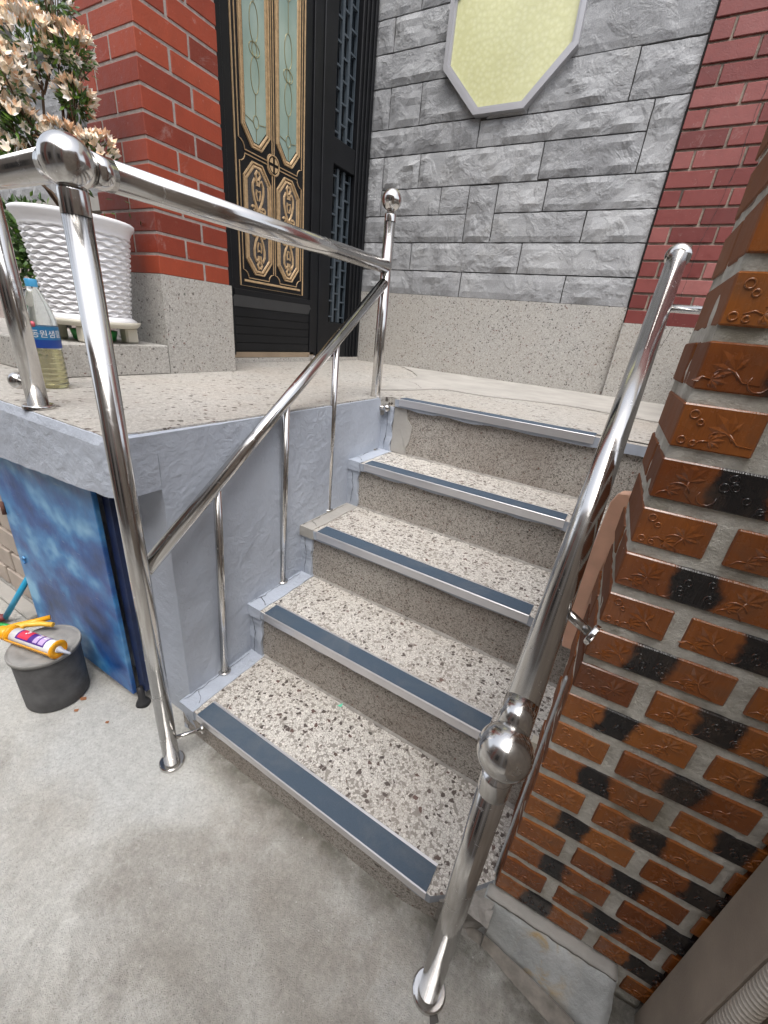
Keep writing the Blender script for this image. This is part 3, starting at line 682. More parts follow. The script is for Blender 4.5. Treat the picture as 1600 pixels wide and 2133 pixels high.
# outer gold lines
bm = bmesh.new(); X0 = .0006
bar(bm, [(1.862, 3.45), (1.862, 1.345), (2.383, 1.345), (2.383, 3.45)], .008, .005, X0)
bar(bm, [(1.888, 1.372), (2.36, 1.372)], .012, .004, X0)
gcx, gcz = 2.128, 1.958
for (y0, y1) in ((1.886, gcx - .008), (gcx + .008, 2.362)):
    bar(bm, chamf(y0, y1, 1.388, gcz - .008, .038, notch=True), .005, .004, X0, closed=True)
    bar(bm, chamf(y0, y1, gcz + .008, 3.45, .038, notch=True), .005, .004, X0, closed=True)
bar(bm, [(gcx + .043 * math.cos(t * math.pi / 10), gcz + .043 * math.sin(t * math.pi / 10)) for t in range(20)], .006, .005, X0 + .003, closed=True)
fixn(bm); obj('gold_trim', bm, GOLD, door)
bm = bmesh.new()
for q in range(4):
    a0 = q * math.pi / 2 + .22; a1 = (q + 1) * math.pi / 2 - .22
    P = [(gcx + .034 * math.cos(a0 + (a1 - a0) * k / 6), gcz + .034 * math.sin(a0 + (a1 - a0) * k / 6)) for k in range(7)] + [(gcx + .010 * math.cos((a0 + a1) / 2), gcz + .010 * math.sin((a0 + a1) / 2))]
    f = bm.faces.new([bm.verts.new((DX + .008, a, b)) for a, b in P])
fixn(bm); obj('gold_rosette', bm, GOLD, door)
def rope(bm, P, w_=.011, x0=.0095, pitch=.0105):
    n = len(P)
    for i in range(n):
        a, b = Vector((0, *P[i])), Vector((0, *P[(i + 1) % n])); L = (b - a).length; d = (b - a) / L; s = Vector((0, -d.z, d.y)); k = max(1, int(L / pitch))
        for j in range(k):
            c = a + d * ((j + .5) * L / k) + Vector((DX + x0, 0, 0)); u = (d * .8 + s).normalized() * w_ * .62; v = (d - s * .6).normalized() * pitch * .28
            t_ = bm.verts.new(c + Vector((.003, 0, 0))); q = [bm.verts.new(c + e) for e in (u, v, -u, -v)]
            for e in range(4): bm.faces.new((q[e], q[(e + 1) % 4], t_))
def ornament(bm, cy, cz, s, flip=1):
    def st(pts, wd=.007): bar(bm, [(cy + a * s, cz + flip * b * s) for a, b in pts], wd * s * 1.35, .006, .0042)
    def arc(oy, oz, r, a0, a1, rz=1.0, wd=.007): st([(oy + r * math.cos(a0 + (a1 - a0) * k / 9), oz + r * rz * math.sin(a0 + (a1 - a0) * k / 9)) for k in range(10)], wd)
    for sg in (1, -1):
        st([(0, .045), (sg * .012, .065), (sg * .026, .09), (sg * .036, .125), (sg * .036, .155), (sg * .024, .178), (sg * .008, .168), (sg * .006, .152)], .010)
        st([(sg * .004, .175), (sg * .016, .197), (sg * .004, .215)], .010)
        arc(sg * .020, .035, .014, -2.2, 2.6, wd=.009); arc(sg * .034, .052, .012, -1.6, 2.9, wd=.009)
        arc(0, -.0, .036, math.pi / 2, math.pi / 2 + sg * math.pi * .8, 1.0, .010)
        st([(sg * .006, .09), (sg * .014, .115), (sg * .012, .135), (0, .128)], .006)
    for r in (.012, .022): arc(0, .0, r, 0, 2 * math.pi, 1.0, .006)
for (y0, y1) in ((1.905, 2.108), (2.150, 2.345)):
    # glass above
    P = chamf(y0, y1, 1.985, 3.3, .062); Pi = chamf(y0, y1, 1.985, 3.3, .056, inset=.030)
    fr = bmesh.new()
    bar(fr, chamf(y0, y1, 1.985, 3.3, .061, inset=.007), .011, .008, X0, closed=True)
    bar(fr, chamf(y0, y1, 1.985, 3.3, .057, inset=.020), .016, .006, X0, closed=True); rope(fr, chamf(y0, y1, 1.985, 3.3, .057, inset=.020), x0=.0068); fixn(fr)
    f = obj('glass_frame', fr, GOLD, door)
    bm = bmesh.new(); bm.faces.new([bm.verts.new((DX + .003, a, b)) for a, b in Pi]); fixn(bm); obj('glass_pane', bm, DGLASS, f)
    bm = bmesh.new(); cy = (y0 + y1) / 2
    def came(pts): bar(bm, pts, .0035, .0025, .0032)
    def el(zc, a, b): came([(cy + a * math.cos(t * math.pi / 12), zc + b * math.sin(t * math.pi / 12)) for t in range(25)])
    came([(cy, 2.02), (cy, 2.075)]); el(2.10, .018, .026); came([(cy, 2.126), (cy, 2.21)]); el(2.28, .028, .07); el(2.375, .035, .026); el(2.375, .016, .026); el(2.47, .028, .07); came([(cy, 2.54), (cy, 2.66)]); el(2.73, .028, .07); el(2.82, .035, .026); el(2.92, .028, .07); came([(cy, 2.99), (cy, 3.2)])
    came([(y0 + .032, 2.105), (cy - .018, 2.095)]); came([(y1 - .032, 2.105), (cy + .018, 2.095)])
    fixn(bm); obj('leaded_came', bm, plain('brass_came', (0.36, 0.33, 0.20), .35, .7), f)
    # ornament panel below
    fr = bmesh.new(); lo, hi = 1.405, 1.935
    bar(fr, chamf(y0, y1, lo, hi, .061, inset=.007), .011, .008, X0, closed=True)
    bar(fr, chamf(y0, y1, lo, hi, .056, inset=.022), .018, .006, X0, closed=True); rope(fr, chamf(y0, y1, lo, hi, .056, inset=.022), x0=.0068); fixn(fr)
    f = obj('panel_frame', fr, GOLD, door)
    bm = bmesh.new(); bm.faces.new([bm.verts.new((DX + .003, a, b)) for a, b in chamf(y0, y1, lo, hi, .055, inset=.028)]); fixn(bm); obj('panel_field', bm, FIELD, f)
    bm = bmesh.new(); ornament(bm, cy, (lo + hi) / 2 , 1.06, 1); ornament(bm, cy, (lo + hi) / 2 - .002, 1.06, -1); fixn(bm); obj('gold_scroll', bm, GOLD, f)
# frame and sidelight
dbox('mullion', 2.536, 2.655, .962, 3.5, -.06, .020, BLACK, bev=.004)
dbox('side_frame', 2.90, 3.068, .962, 3.5, -.06, .020, BLACK, bev=.004)
for k, yy in enumerate((2.93, 2.972, 3.02)): dbox('frame_bead', yy, yy + .012, .962, 3.5, .0205, .030, BLACK, bev=.002)
dbox('left_jamb', 1.50, 1.655, .962, 3.5, -.06, .022, BLACK)
dbox('sidelight_rail', 2.656, 2.899, 2.13, 2.265, -.05, .012, BLACK, bev=.003); dbox('sidelight_rail', 2.656, 2.899, .962, 1.20, -.05, .012, BLACK, bev=.003)
dbox('sidelight_pane', 2.656, 2.899, 1.201, 2.129, -.045, -.040, plain('dark_glass', (0.012, 0.016, 0.02), .12)); dbox('sidelight_pane', 2.656, 2.899, 2.266, 3.5, -.045, -.040, plain('dark_glass_upper', (0.015, 0.02, 0.026), .12))
bm = bmesh.new()
for (za, zb, ph) in ((1.205, 2.125, 0), (2.27, 3.45, 1)):
    ys = [2.667, 2.745, 2.815, 2.888]
    for q, yy in enumerate(ys): box(bm, DX - .03, DX - .012, yy - (.004 if q in (0, 3) else .011), yy + (.004 if q in (0, 3) else .011), za, zb)
    z = za + .03; q = 0
    while z < zb - .04:
        for c in range(3):
            zz = z + (c % 2) * .052
            if zz < zb: box(bm, DX - .028, DX - .014, ys[c] + .0005, ys[c + 1] - .0005, zz, zz + .010)
        z += .105
obj('lattice', bm, LATT, door)
dbox('door_stop', 2.44, 2.46, .955, .975, .02, .06, ALU)
boxo('hidden_backing', (-2.4, DX - .07, 1.5, 3.3, ZL, 3.6), DARK, door)

# ================================================================== LEFT BACKGROUND FACADE
bgw = empty('facade_wall', (-3, 1.45, ZL), 0, 'grey stone facade behind the flowering plant', 'wall')
boxo('mortar_core', (-6, -2.0, 1.47, 1.6, 1.62, 3.6), MORT_S, bgw)
boxo('plinth', (-6, -2.0, 1.44, 1.6, ZL + .001, 1.60), plain('pinkish_granite', (0.36, 0.30, 0.275), .6, var=.2, nscale=90), bgw)
boxo('sill_band', (-6, -2.0, 1.42, 1.6, 1.601, 1.66), CEM, bgw)
z = 1.665; k = 0
while z < 3.4:
    x = -3.5 + (k % 2) * .12
    hs_ = [.28, .30, .24][k % 3]; xs = [-2.0, -2.52 + .1 * (k % 2), -2.95 + .07 * ((k * 3) % 4), -3.5, -4.2]
    for a, b in zip(xs, xs[1:]):
        if not (z + hs_ > 2.28 and b < -2.6 and a > -3.1): stone(b, a, z, z + hs_, bgw, 1.462)
    z += hs_; k += 1
wn = obj('window', (lambda b: (box(b, -3.06, -2.90, 1.435, 1.48, 2.30, 3.3), box(b, -2.66, -2.60, 1.435, 1.48, 2.30, 3.3), box(b, -3.06, -2.60, 1.43, 1.48, 2.24, 2.299), b)[-1])(bmesh.new()), plain('pale_window_frame', (0.45, 0.47, 0.48), .4), bgw)
bm = bmesh.new(); box(bm, -2.899, -2.661, 1.455, 1.462, 2.30, 3.3); obj('window_pane', bm, plain('teal_dark_glass', (0.03, 0.055, 0.055), .1), wn)

# ================================================================== GLAZED BRICK PILLAR
GY = 0.027581; GM = Matrix.Rotation(GY, 4, 'Z')
gp = empty('glazed_brick_pillar', (.056, .600, 0), GY, 'boundary pillar of glazed brown bricks with black bands and leaf relief', 'pillar')
def lean(z): return .012 * max(0.0, z - .62)
def relief(bm, L, H, var):
    rnd = random.Random(var * 13 + int(L * 1000)); yy = -.0002
    def tube(pts, r): sweep(bm, pts, r, 6, cap=True)
    def ring(cx, cz, r, t=.0011): sweep(bm, [(cx + r * math.cos(a * math.pi / 7), yy, cz + r * math.sin(a * math.pi / 7)) for a in range(14)], t, 6, closed=True)
    def leaf(cx, cz, s, a0):
        for k in range(5):
            a = a0 + (k - 2) * .62; ln = s * (1.0 if k == 2 else .82 if k in (1, 3) else .6)
            c, n_ = math.cos(a), math.sin(a); t = (cx + c * ln, yy, cz + n_ * ln); w1 = ln * .20
            m1 = (cx + c * ln * .55 - n_ * w1, -.0004, cz + n_ * ln * .55 + c * w1); m2 = (cx + c * ln * .55 + n_ * w1, -.0004, cz + n_ * ln * .55 - c * w1); mid = (cx + c * ln * .5, -.0015, cz + n_ * ln * .5)
            b = bm.verts.new((cx, -.0008, cz)); t = bm.verts.new(t); m1 = bm.verts.new(m1); m2 = bm.verts.new(m2); mid = bm.verts.new(mid)
            for f in ((b, m2, mid), (m2, t, mid), (t, m1, mid), (m1, b, mid)): bm.faces.new(f)
        tube([(cx, yy, cz), (cx - math.cos(a0) * s * .5, yy, cz - math.sin(a0) * s * .5), (cx - math.cos(a0 + .4) * s, yy, cz - math.sin(a0 + .4) * s)], [.0012, .0010, .0005])
    def arcs(cx, cz, r, a0, a1): tube([(cx + r * math.cos(a0 + (a1 - a0) * k / 6), yy, cz + r * math.sin(a0 + (a1 - a0) * k / 6)) for k in range(7)], [.0004, .0010, .0012, .0013, .0012, .0010, .0004])
    h = H
    def inx(a): return max(-L / 2 + .008, min(L / 2 - .008, a))
    nleaf = 1 if L < .1 else 2
    for k in range(nleaf):
        cx = (rnd.uniform(.005, .02) if nleaf == 1 else (-1 + 2 * k) * L * .30 + rnd.uniform(-.008, .008))
        leaf(inx(cx), h * rnd.uniform(.42, .6), 0.029, rnd.uniform(.6, 2.4)); leaf(inx(cx + rnd.uniform(-.022, -.014)), h * .24, .017, rnd.uniform(-.4, .6))
        arcs(inx(cx - .008), h * .22, .013, .2, 2.5)
    if L < .1:
        ring(-.026, h * .78, .0045); ring(-.018, h * .62, .0032); ring(-.030, h * .18, .0040); ring(-.018, h * .14, .0030)
    else:
        for k in range(6): ring(rnd.uniform(-.024, .024), h * rnd.uniform(.18, .82), rnd.uniform(.003, .0055))
        arcs(-.032, h * .25, .010, 2.5, 6.5)
def gmesh(L, D, H, var, mat, plainface=False):
    bm = bmesh.new(); box(bm, -L / 2, L / 2, 0, D, 0, H, bev=.0018)
    if not plainface:
        relief(bm, L, H, var)
        for v in bm.verts:
            if v.co.y < -.00001: v.co.z = min(max(v.co.z, .0025), H - .0025); v.co.x = min(max(v.co.x, -L / 2 + .003), L / 2 - .003)
            elif v.co.y < .0016 and abs(v.co.y) > .00001 and (v.co.z < .0025 or v.co.z > H - .0025) and not (abs(abs(v.co.x) - L / 2) < .002): v.co.z = min(max(v.co.z, .0), H)
    fixn(bm)
    for f in bm.faces:
        if f.normal.x < -.6: f.material_index = 1
    me = bpy.data.meshes.new('glazed_brick'); bm.to_mesh(me); bm.free(); me.materials.append(mat); me.materials.append(SIDE_M); return me
FULL = [gmesh(.179, .090, .0510, v, GLZF) for v in range(5)]; HALF = [gmesh(.081, .185, .0510, v, GLZH) for v in range(4)]
SIDEL = gmesh(.090, .098, .0510, 0, GLZH, True); SIDES = gmesh(.090, .082, .0510, 0, GLZH, True)
QRT = gmesh(.038, .09, .0510, 0, GLZH, True)
gz0, gpz = 0.1045, 0.0666
def gput(me, x, y, z):
    link_mesh('brick', me, None, gp, loc=(x + lean(z) + random.uniform(-.0012, .0012), y + random.uniform(-.0015, .0015), z), rot=(random.uniform(-.006, .006), 0, random.uniform(-.003, .003)))
for k in range(29):
    z = gz0 + k * gpz
    if k % 2 == 0:
        gput(FULL[(k * 3) % 5], .090, 0, z); gput(FULL[(k * 2 + 1) % 5], .290, 0, z); gput(SIDEL, .045, .102, z)
    else:
        gput(HALF[k % 4], .0415, .0, z); gput(FULL[(k + 2) % 5], .1925, 0, z); gput(QRT, .317, 0, z)
bm = bmesh.new(); dims_grid(bm, .0025, .306, .0035, .190, .0, 2.05, 0.016)
for v in bm.verts:
    v.co.x += lean(v.co.z)
rough(bm, .0028, 34, 2); obj('mortar_core', bm, MORT_G, gp, loc=(0, 0, 0), smooth=True)
# cement base: face splays out towards the yard on the right
gput(FULL[1], .355, 0, gz0 - gpz)
bm = bmesh.new(); dims_grid(bm, -.014, .248, -.020, .03, 0, .098, .018)
for v in bm.verts:
    if v.co.y < -.015:
        k = 1 - v.co.z / .098; v.co.y -= k * (.026 + max(0, v.co.x) * .20)
    if v.co.z > .09: v.co.z += noise.noise(v.co * 20) * .003
rough(bm, .003, 24, 8); obj('cement_base', bm, CEMG, gp, loc=(0, 0, 0), smooth=True)
bm = bmesh.new(); dims_grid(bm, -.012, .245, -.023, .003, .0945, .1025, .01)
for v in bm.verts: v.co.y += noise.noise(v.co * 40) * .003
rough(bm, .002, 45, 4)
obj('cement_top', bm, CEM, gp, loc=(0, 0, 0), smooth=True)
# rough mortar skirt on the yard floor
bm = bmesh.new(); P = [(.02, -.068), (.06, -.082), (.12, -.098), (.20, -.118), (.25, -.125), (.26, -.04), (.0, -.02), (-.045, -.02), (-.040, -.05), (-.02, -.066)]
a = [bm.verts.new((x, y, .003)) for x, y in P]; c_ = bm.verts.new((.1, -.04, .012)); 
for i in range(len(P)): bm.faces.new((a[i], a[(i + 1) % len(P)], c_))
fixn(bm); obj('mortar_skirt', bm, plain('dirty_mortar', (0.21, 0.19, 0.165), .85, var=.3, nscale=40, bump=.003, bscale=60), gp, loc=(0, 0, 0))

# cable duct on the pillar corner
duct = boxo('cable_duct', (.0455, .050, .614, .626, .12, .70), plain('pale_blue_white_pvc', (0.36, 0.375, 0.385), .6), None, bev=.002); tag(duct, 'slim pale blue vertical duct beside the left edge of the glazed brick pillar', 'cable duct')
# gate panel and conduit at far right
gt = empty('gate_post', (.36, .2, 0), 0, 'smooth grey brown gate post panel at the lower right corner', 'gate post')
boxo('panel', (.362, .50, .502, .603, 0, 2.2), POSTM, gt, bev=.002); boxo('panel', (.366, .50, -.6, .4995, 0, 2.2), POSTM, gt, bev=.002)
bm = bmesh.new()
sweep(bm, [(.3475, .452, .01 + i * .0022) for i in range(640)], [(.0108, .0108, .0138, .0138)[i % 4] for i in range(640)], 16)
for f in bm.faces: f.smooth = False
cd = obj('corrugated_conduit', bm, COND); tag(cd, 'ribbed tan conduit pipe standing in front of the grey brown gate post', 'conduit')
# wall hidden behind the pillar (carries the upper rail bracket)
nb = boxo('boundary_wall', (.365, .50, .89, 3.03, 0, 1.45), CEM); tag(nb, 'low plain cement boundary wall behind the glazed brick pillar', 'wall')

# ================================================================== HANDRAILS
def ball(bm, c, r=.036): lathe(bm, sphere_prof(r, 20), c, 32)
def flange(bm, c, r, h=.010, axis=None):
    n0 = len(bm.faces)
    lathe(bm, [(r, 0), (r, h * .45), (r * .97, h * .75), (r * .90, h * .9), (r * .70, h * .92), (0.001, h * .92)], c, 48, axis=axis)
    bm.faces.ensure_lookup_table()
    for f in bm.faces[n0 + 96:]: f.smooth = False
def tubeo(name, pts, r, par, mat=STEEL, n=28): bm = bmesh.new(); sweep(bm, pts, r, n); return obj(name, bm, mat, par)
def part(name, fn, par, mat=STEEL): bm = bmesh.new(); fn(bm); return obj(name, bm, mat, par)
PLX, PLY = -.831, .432
lh = empty('handrail', (PLX, PLY, 0), 0, 'stainless steel handrail on the left of the stairs with ball finials and three balusters', 'handrail')
pr = .0210
p0 = tubeo('post', [(PLX, PLY, .002), (PLX, PLY, 1.352)], pr, lh); part('floor_flange', lambda b: flange(b, (PLX, PLY, .0015), .034, .011), lh)
part('collar', lambda b: lathe(b, [(.0212, 1.316), (.0214, 1.317), (.0214, 1.348), (.020, 1.353), (.014, 1.354), (.014, 1.362)], (PLX, PLY, 0)), lh)
part('ball_finial', lambda b: ball(b, (PLX, PLY, 1.385), .037), lh)
P2 = Vector((-.903, 1.535, .706))
tubeo('post', [P2 + Vector((0, 0, .002)), (P2.x, P2.y, 1.572)], .0203, lh); part('step_flange', lambda b: flange(b, P2, .030, .011), lh)
part('collar', lambda b: lathe(b, [(.0205, 0), (.0206, .02), (.019, .024), (.013, .025), (.013, .036)], (P2.x, P2.y, 1.55)), lh)
part('ball_finial', lambda b: ball(b, (P2.x, P2.y, 1.615), .035), lh)
# top rail: ball -> second post
A_ = Vector((PLX, PLY, 1.385)); B_ = Vector((P2.x, P2.y, 1.410)); d = (B_ - A_).normalized()
tubeo('top_rail', [A_ + d * .043, B_ - d * .004], .0232, lh); tubeo('rail_neck', [A_ + d * .02, A_ + d * .040], .019, lh)
tubeo('rail_sleeve', [A_ + d * .033, A_ + d * .066], .0240, lh)
L_ = Vector((-1.262, .486, 1.405)); d2 = (L_ - A_).normalized(); E_ = A_ + d2 * 1.6
tubeo('top_rail', [A_ + d2 * .043, E_], .0232, lh); tubeo('rail_neck', [A_ + d2 * .02, A_ + d2 * .040], .019, lh)
tubeo('rail_sleeve', [A_ + d2 * .033, A_ + d2 * .066], .0240, lh)
tubeo('post', [(-1.262, .486, ZL + .002), (-1.262, .486, 1.400)], .0222, lh); part('floor_flange', lambda b: flange(b, (-1.262, .486, ZL + .001), .034, .010), lh)
# sloped rail and balusters
SA = Vector((-.842, .452, .640)); SB = Vector((P2.x - .0, P2.y - .008, 1.354)); ds = (SB - SA).normalized()
part('sloped_rail', lambda b: (sweep(b, [SA, SB], .0185, 28), ball(b, SA, .0186)), lh)
for (x, y, z) in ((-.887, .675, .112), (-.893, .957, .314), (-.894, 1.220, .514)):
    t = (y - SA.y) / (SB.y - SA.y); top = SA.lerp(SB, t)
    b_ = tubeo('baluster', [(x, y, z + .002), (top.x, y, top.z - .006)], .0112, lh, n=18); part('baluster_flange', lambda b: flange(b, (x, y, z + .0035), .0205, .008), lh)
# ties into the wall
part('wall_tie', lambda b: (sweep(b, [(PLX, PLY, .095), (PLX + .048, PLY + .075, .095)], .006, 12), flange(b, (PLX + .047, PLY + .075, .095), .014, .006, (-.5, -.8, 0))), lh)
part('wall_tie', lambda b: (sweep(b, [(P2.x, P2.y, .893), (P2.x + .055, P2.y + .015, .893)], .0085, 14), lathe(b, sphere_prof(.017, 10), (P2.x + .052, P2.y + .012, .893), 20)), lh)
part('wall_tie', lambda b: (sweep(b, [(P2.x, P2.y, .889), (P2.x - .045, P2.y, .889)], .0085, 14), lathe(b, sphere_prof(.017, 10), (P2.x - .038, P2.y, .889), 20)), lh)
part('wall_tie', lambda b: (sweep(b, [(-1.262, .486, .990), (-1.34, .487, .990)], .009, 14), lathe(b, sphere_prof(.021, 10), (-1.345, .487, .990), 24)), lh)

PRX, PRY = -.005, .413
rh = empty('handrail', (PRX, PRY, 0), 0, 'stainless steel handrail on the right of the stairs fixed to the glazed brick pillar', 'handrail')
tubeo('post', [(PRX, PRY, .002), (PRX, PRY, .672)], .0205, rh); part('floor_flange', lambda b: flange(b, (PRX, PRY, .0015), .034, .011), rh)
part('collar', lambda b: lathe(b, [(.0207, .638), (.0210, .640), (.0210, .668), (.0195, .674), (.013, .675), (.013, .69)], (PRX, PRY, 0)), rh)
part('ball_finial', lambda b: ball(b, (PRX, PRY, .716), .036), rh)
A_ = Vector((PRX, PRY, .716)); B_ = Vector((.0175, 1.360, 1.425)); d = (B_ - A_).normalized()
tubeo('sloped_rail', [A_ + d * .043, B_], .0222, rh); tubeo('rail_neck', [A_ + d * .02, A_ + d * .040], .018, rh); tubeo('rail_sleeve', [A_ + d * .026, A_ + d * .068], .0225, rh)
part('end_cap', lambda b: lathe(b, [(.0222, -.012), (.028, -.006), (.029, .004), (.024, .016), (.015, .026), (.0001, .030)], B_, 28, axis=d), rh)
q = A_.lerp(B_, .195); part('wall_bracket', lambda b: (sweep(b, [q + Vector((.0, 0, -.012)), (q.x + .052, q.y - .02, q.z - .028)], .0075, 14), flange(b, (q.x + .060, q.y - .022, q.z - .03), .017, .008, (-1, .3, .2))), rh)
q2 = A_.lerp(B_, .842); part('wall_bracket', lambda b: (sweep(b, [q2 + Vector((.0, 0, -.012)), (.364, q2.y + .02, q2.z - .014)], .0085, 14), flange(b, (.364, q2.y + .02, q2.z - .014), .02, .008, (-1, 0, 0))), rh)

# peach board behind the rail
bm = bmesh.new(); prof = [(.022, .66), (.024, .75), (.024, .85), (.028, .945), (.036, .965), (.052, .968), (.062, .955), (.060, .90), (.052, .80), (.050, .72), (.062, .64), (.056, .60), (.03, .60)]
f0 = [bm.verts.new((x + .004, .835, z)) for x, z in prof]; f1 = [bm.verts.new((x + .012, .862, z)) for x, z in prof]
bm.faces.new(f0); bm.faces.new(f1[::-1])
for i in range(len(prof)): j = (i + 1) % len(prof); bm.faces.new((f0[j], f0[i], f1[i], f1[j]))
fixn(bm); bmesh.ops.bevel(bm, geom=[e for e in bm.edges], offset=.002, segments=1, affect='EDGES')
pbd = obj('wooden_board', bm, CORAL); tag(pbd, 'peach coloured board with rounded top standing between the right handrail and brick pillar', 'board')
stp = boxo('hinge_tab', (.034, .046, .70, .72, .314 + .10, .314 + .13), CREAM); stp.name = 'plastic_clip'; tag(stp, 'tiny cream plastic clip beside the pale blue duct', 'clip')

# ================================================================== BLUE CUPBOARD DOOR UNDER THE PORCH
bd = empty('cupboard_door', (-1.41, .50, 0), 0, 'blue cloud sprayed metal door under the porch platform', 'door')
boxo('door_sheet', (-1.718, -1.108, .492, .506, .036, .795), BLUE, bd, bev=.002)
part('hasp', lambda b: sweep(b, [(-1.665 + .010 * math.cos(t), .488, .335 + .012 * math.sin(t)) for t in [i * .6 for i in range(1, 9)]], .0035, 8), bd, BLUE)
part('hinge', lambda b: sweep(b, [(-1.712, .488, .50), (-1.712, .488, .545)], .007, 10), bd, plain('rusty_metal', (0.12, 0.05, 0.035), .7))
fr_ = boxo('door_frame', (-1.1075, -1.073, .515, .575, .05, .80), NAVY); tag(fr_, 'dark navy door frame strip between the blue door and the grey painted wall', 'door frame')
bm = bmesh.new(); lathe(bm, [(.0001, 0), (.022, 0), (.020, .012), (.012, .02), (.010, .07), (.0001, .072)], (-1.085, .505, 0), 20)
for v in bm.verts: v.co.x += noise.noise(v.co * 40) * .006; v.co.y += noise.noise(v.co * 33) * .006
tag(obj('rubber_foot', bm, RUBBER, smooth=True), 'black rubber foot on the floor at the bottom corner of the blue door', 'rubber foot')

# beige block wall left of the blue door
bw = empty('block_wall', (-2.2, .56, 0), 0, 'beige hollow block wall left of the blue door', 'wall')
boxo('mortar_core', (-4.5, -1.70, .575, .60, 0, .79), DARK, bw)
for k in range(7):
    z0 = .02 + k * .108; x = -1.70 - (k % 2) * .10
    while x > -3.4:
        boxo('block', (x - .185, x - .005, .545, .575, z0, z0 + .090), BEIGE if (k, round(x, 1)) != (2, -2.1) else plain('brown_block', (0.19, 0.09, 0.05), .7), bw, bev=.003); x -= .20
# pole / mop
mp = empty('mop', (-1.85, .44, 0), 0, 'cyan pole mop lying behind the grey bucket', 'mop')
bm = bmesh.new(); sweep(bm, [(-1.735, .517, .240), (-1.855, .434, .022)], .0105, 14); obj('pole', bm, CYAN, mp)
part('mop_head', lambda b: sweep(b, [(-1.850, .437, .028), (-1.880, .418, .020), (-1.93, .39, .018)], [.012, .018, .015], 10), mp, plain('dark_red_head', (0.18, 0.03, 0.035), .6))
part('green_collar', lambda b: sweep(b, [(-1.800, .425, .014), (-1.835, .408, .014)], [.010, .012], 10), mp, GREENP)

# ================================================================== BUCKET AND CAULKING GUN
bc = Vector((-1.342, .380, 0)); BH = .205
bk = empty('bucket', bc, 0, 'dusty grey rubber bucket with a flat lid beside the blue door', 'bucket')
part('bucket_body', lambda b: lathe(b, [(.0001, .001), (.082, .001), (.0855, .006), (.0865, .06), (.088, BH - .012), (.088, BH - .006)], bc, 48), bk, BUCK)
part('lid', lambda b: lathe(b, [(.088, BH - .016), (.0935, BH - .014), (.0945, BH - .004), (.0925, BH), (.090, BH - .0006), (.088, BH - .003), (.084, BH - .0008), (.062, BH - .0008), (.058, BH - .0026), (.054, BH - .0008), (.034, BH - .0008), (.031, BH - .0022), (.028, BH - .0008), (.0001, BH - .0008)], bc, 48), bk, LID)
gz = BH + .026
gA = Vector((-1.415, .342, gz)); gB = Vector((-1.262, .380, gz)); gd = (gB - gA).normalized(); gs = Vector((-gd.y, gd.x, 0)); up = Vector((0, 0, 1))
gun = empty('caulking_gun', (gA.x, gA.y, BH), 0, 'orange yellow caulking gun with a sealant cartridge lying on the bucket', 'caulking gun')
def gp3(a, s, z): return gA + gd * a + gs * s + up * z
cr = .0215; CL = (gB - gA).length
def cradle(b):
    N = 10; prev = None
    for i in range(13):
        a = -.012 + (CL + .024) * i / 12; ring = []
        for k in range(N + 1):
            t = math.pi + math.pi * k / N; ring.append((b.verts.new(gp3(a, cr * 1.10 * math.cos(t), cr * 1.10 * math.sin(t))), b.verts.new(gp3(a, cr * 1.22 * math.cos(t), cr * 1.22 * math.sin(t)))))
        if prev:
            for k in range(N):
                b.faces.new((prev[k][0], prev[k + 1][0], ring[k + 1][0], ring[k][0])); b.faces.new((prev[k][1], ring[k][1], ring[k + 1][1], prev[k + 1][1]))
            for k in (0, N): b.faces.new((prev[k][0], ring[k][0], ring[k][1], prev[k][1]))
        prev = ring
    fixn(b)
part('cradle', cradle, gun, YEL)
part('front_ring', lambda b: lathe(b, [(.009, 0), (.0275, 0), (.0285, .002), (.0275, .005), (.009, .005), (.009, 0)], gp3(CL + .006, 0, 0), 28, axis=gd), gun, YEL)
part('rear_plate', lambda b: lathe(b, [(.0001, -.004), (.026, -.004), (.026, .004), (.0001, .004)], gp3(-.014, 0, 0), 28, axis=gd), gun, YEL)
ct = part('cartridge', lambda b: lathe(b, [(.0001, 0), (cr, 0), (cr, CL * .97), (cr * .8, CL), (.010, CL + .004), (.010, CL + .012), (.0001, CL + .012)], gA, 32, axis=gd), gun, plain('white_cartridge', (0.72, 0.73, 0.74), .35))
part('nozzle', lambda b: lathe(b, [(.0085, 0), (.0085, .008), (.0065, .010), (.003, .045), (.0001, .045)], gp3(CL + .011, 0, 0), 20, axis=gd), gun, plain('grey_nozzle', (0.36, 0.38, 0.44), .4))
part('plunger_rod', lambda b: sweep(b, [gp3(-.15, 0, 0), gp3(.0, 0, 0)], .0035, 10), gun, STEEL)
def lab(b, a0, a1, t0, t1, rr, mi=0):
    n = 8; p = []
    for i in range(n + 1):
        t = t0 + (t1 - t0) * i / n; p.append([b.verts.new(gp3(a, rr * math.cos(t), rr * math.sin(t))) for a in (a0, a1)])
    for u, v in zip(p, p[1:]): b.faces.new((u[0], u[1], v[1], v[0]))
def labobj(name, spec, mat, rr): 
    bm = bmesh.new()
    for s in spec: lab(bm, *s, rr)
    fixn(bm); return obj(name, bm, mat, ct)
lo_, hi_ = -1.75, 2.0
def T(f): return hi_ + (lo_ - hi_) * 0 - (hi_ + .2) * f          # 0 = far edge, 1 = near edge of the label
labobj('label_border', [(CL * .16, CL * .86, -.35, 2.6)], PURP, cr + .0004)
labobj('label_red', [(CL * .20, CL * .46, .2, 2.4), (CL * .58, CL * .68, .15, .9)], RED, cr + .0007)
labobj('label_lilac', [(CL * .58, CL * .68, .95, 2.4), (CL * .71, CL * .83, .1, 2.4)], LILAC, cr + .0007)
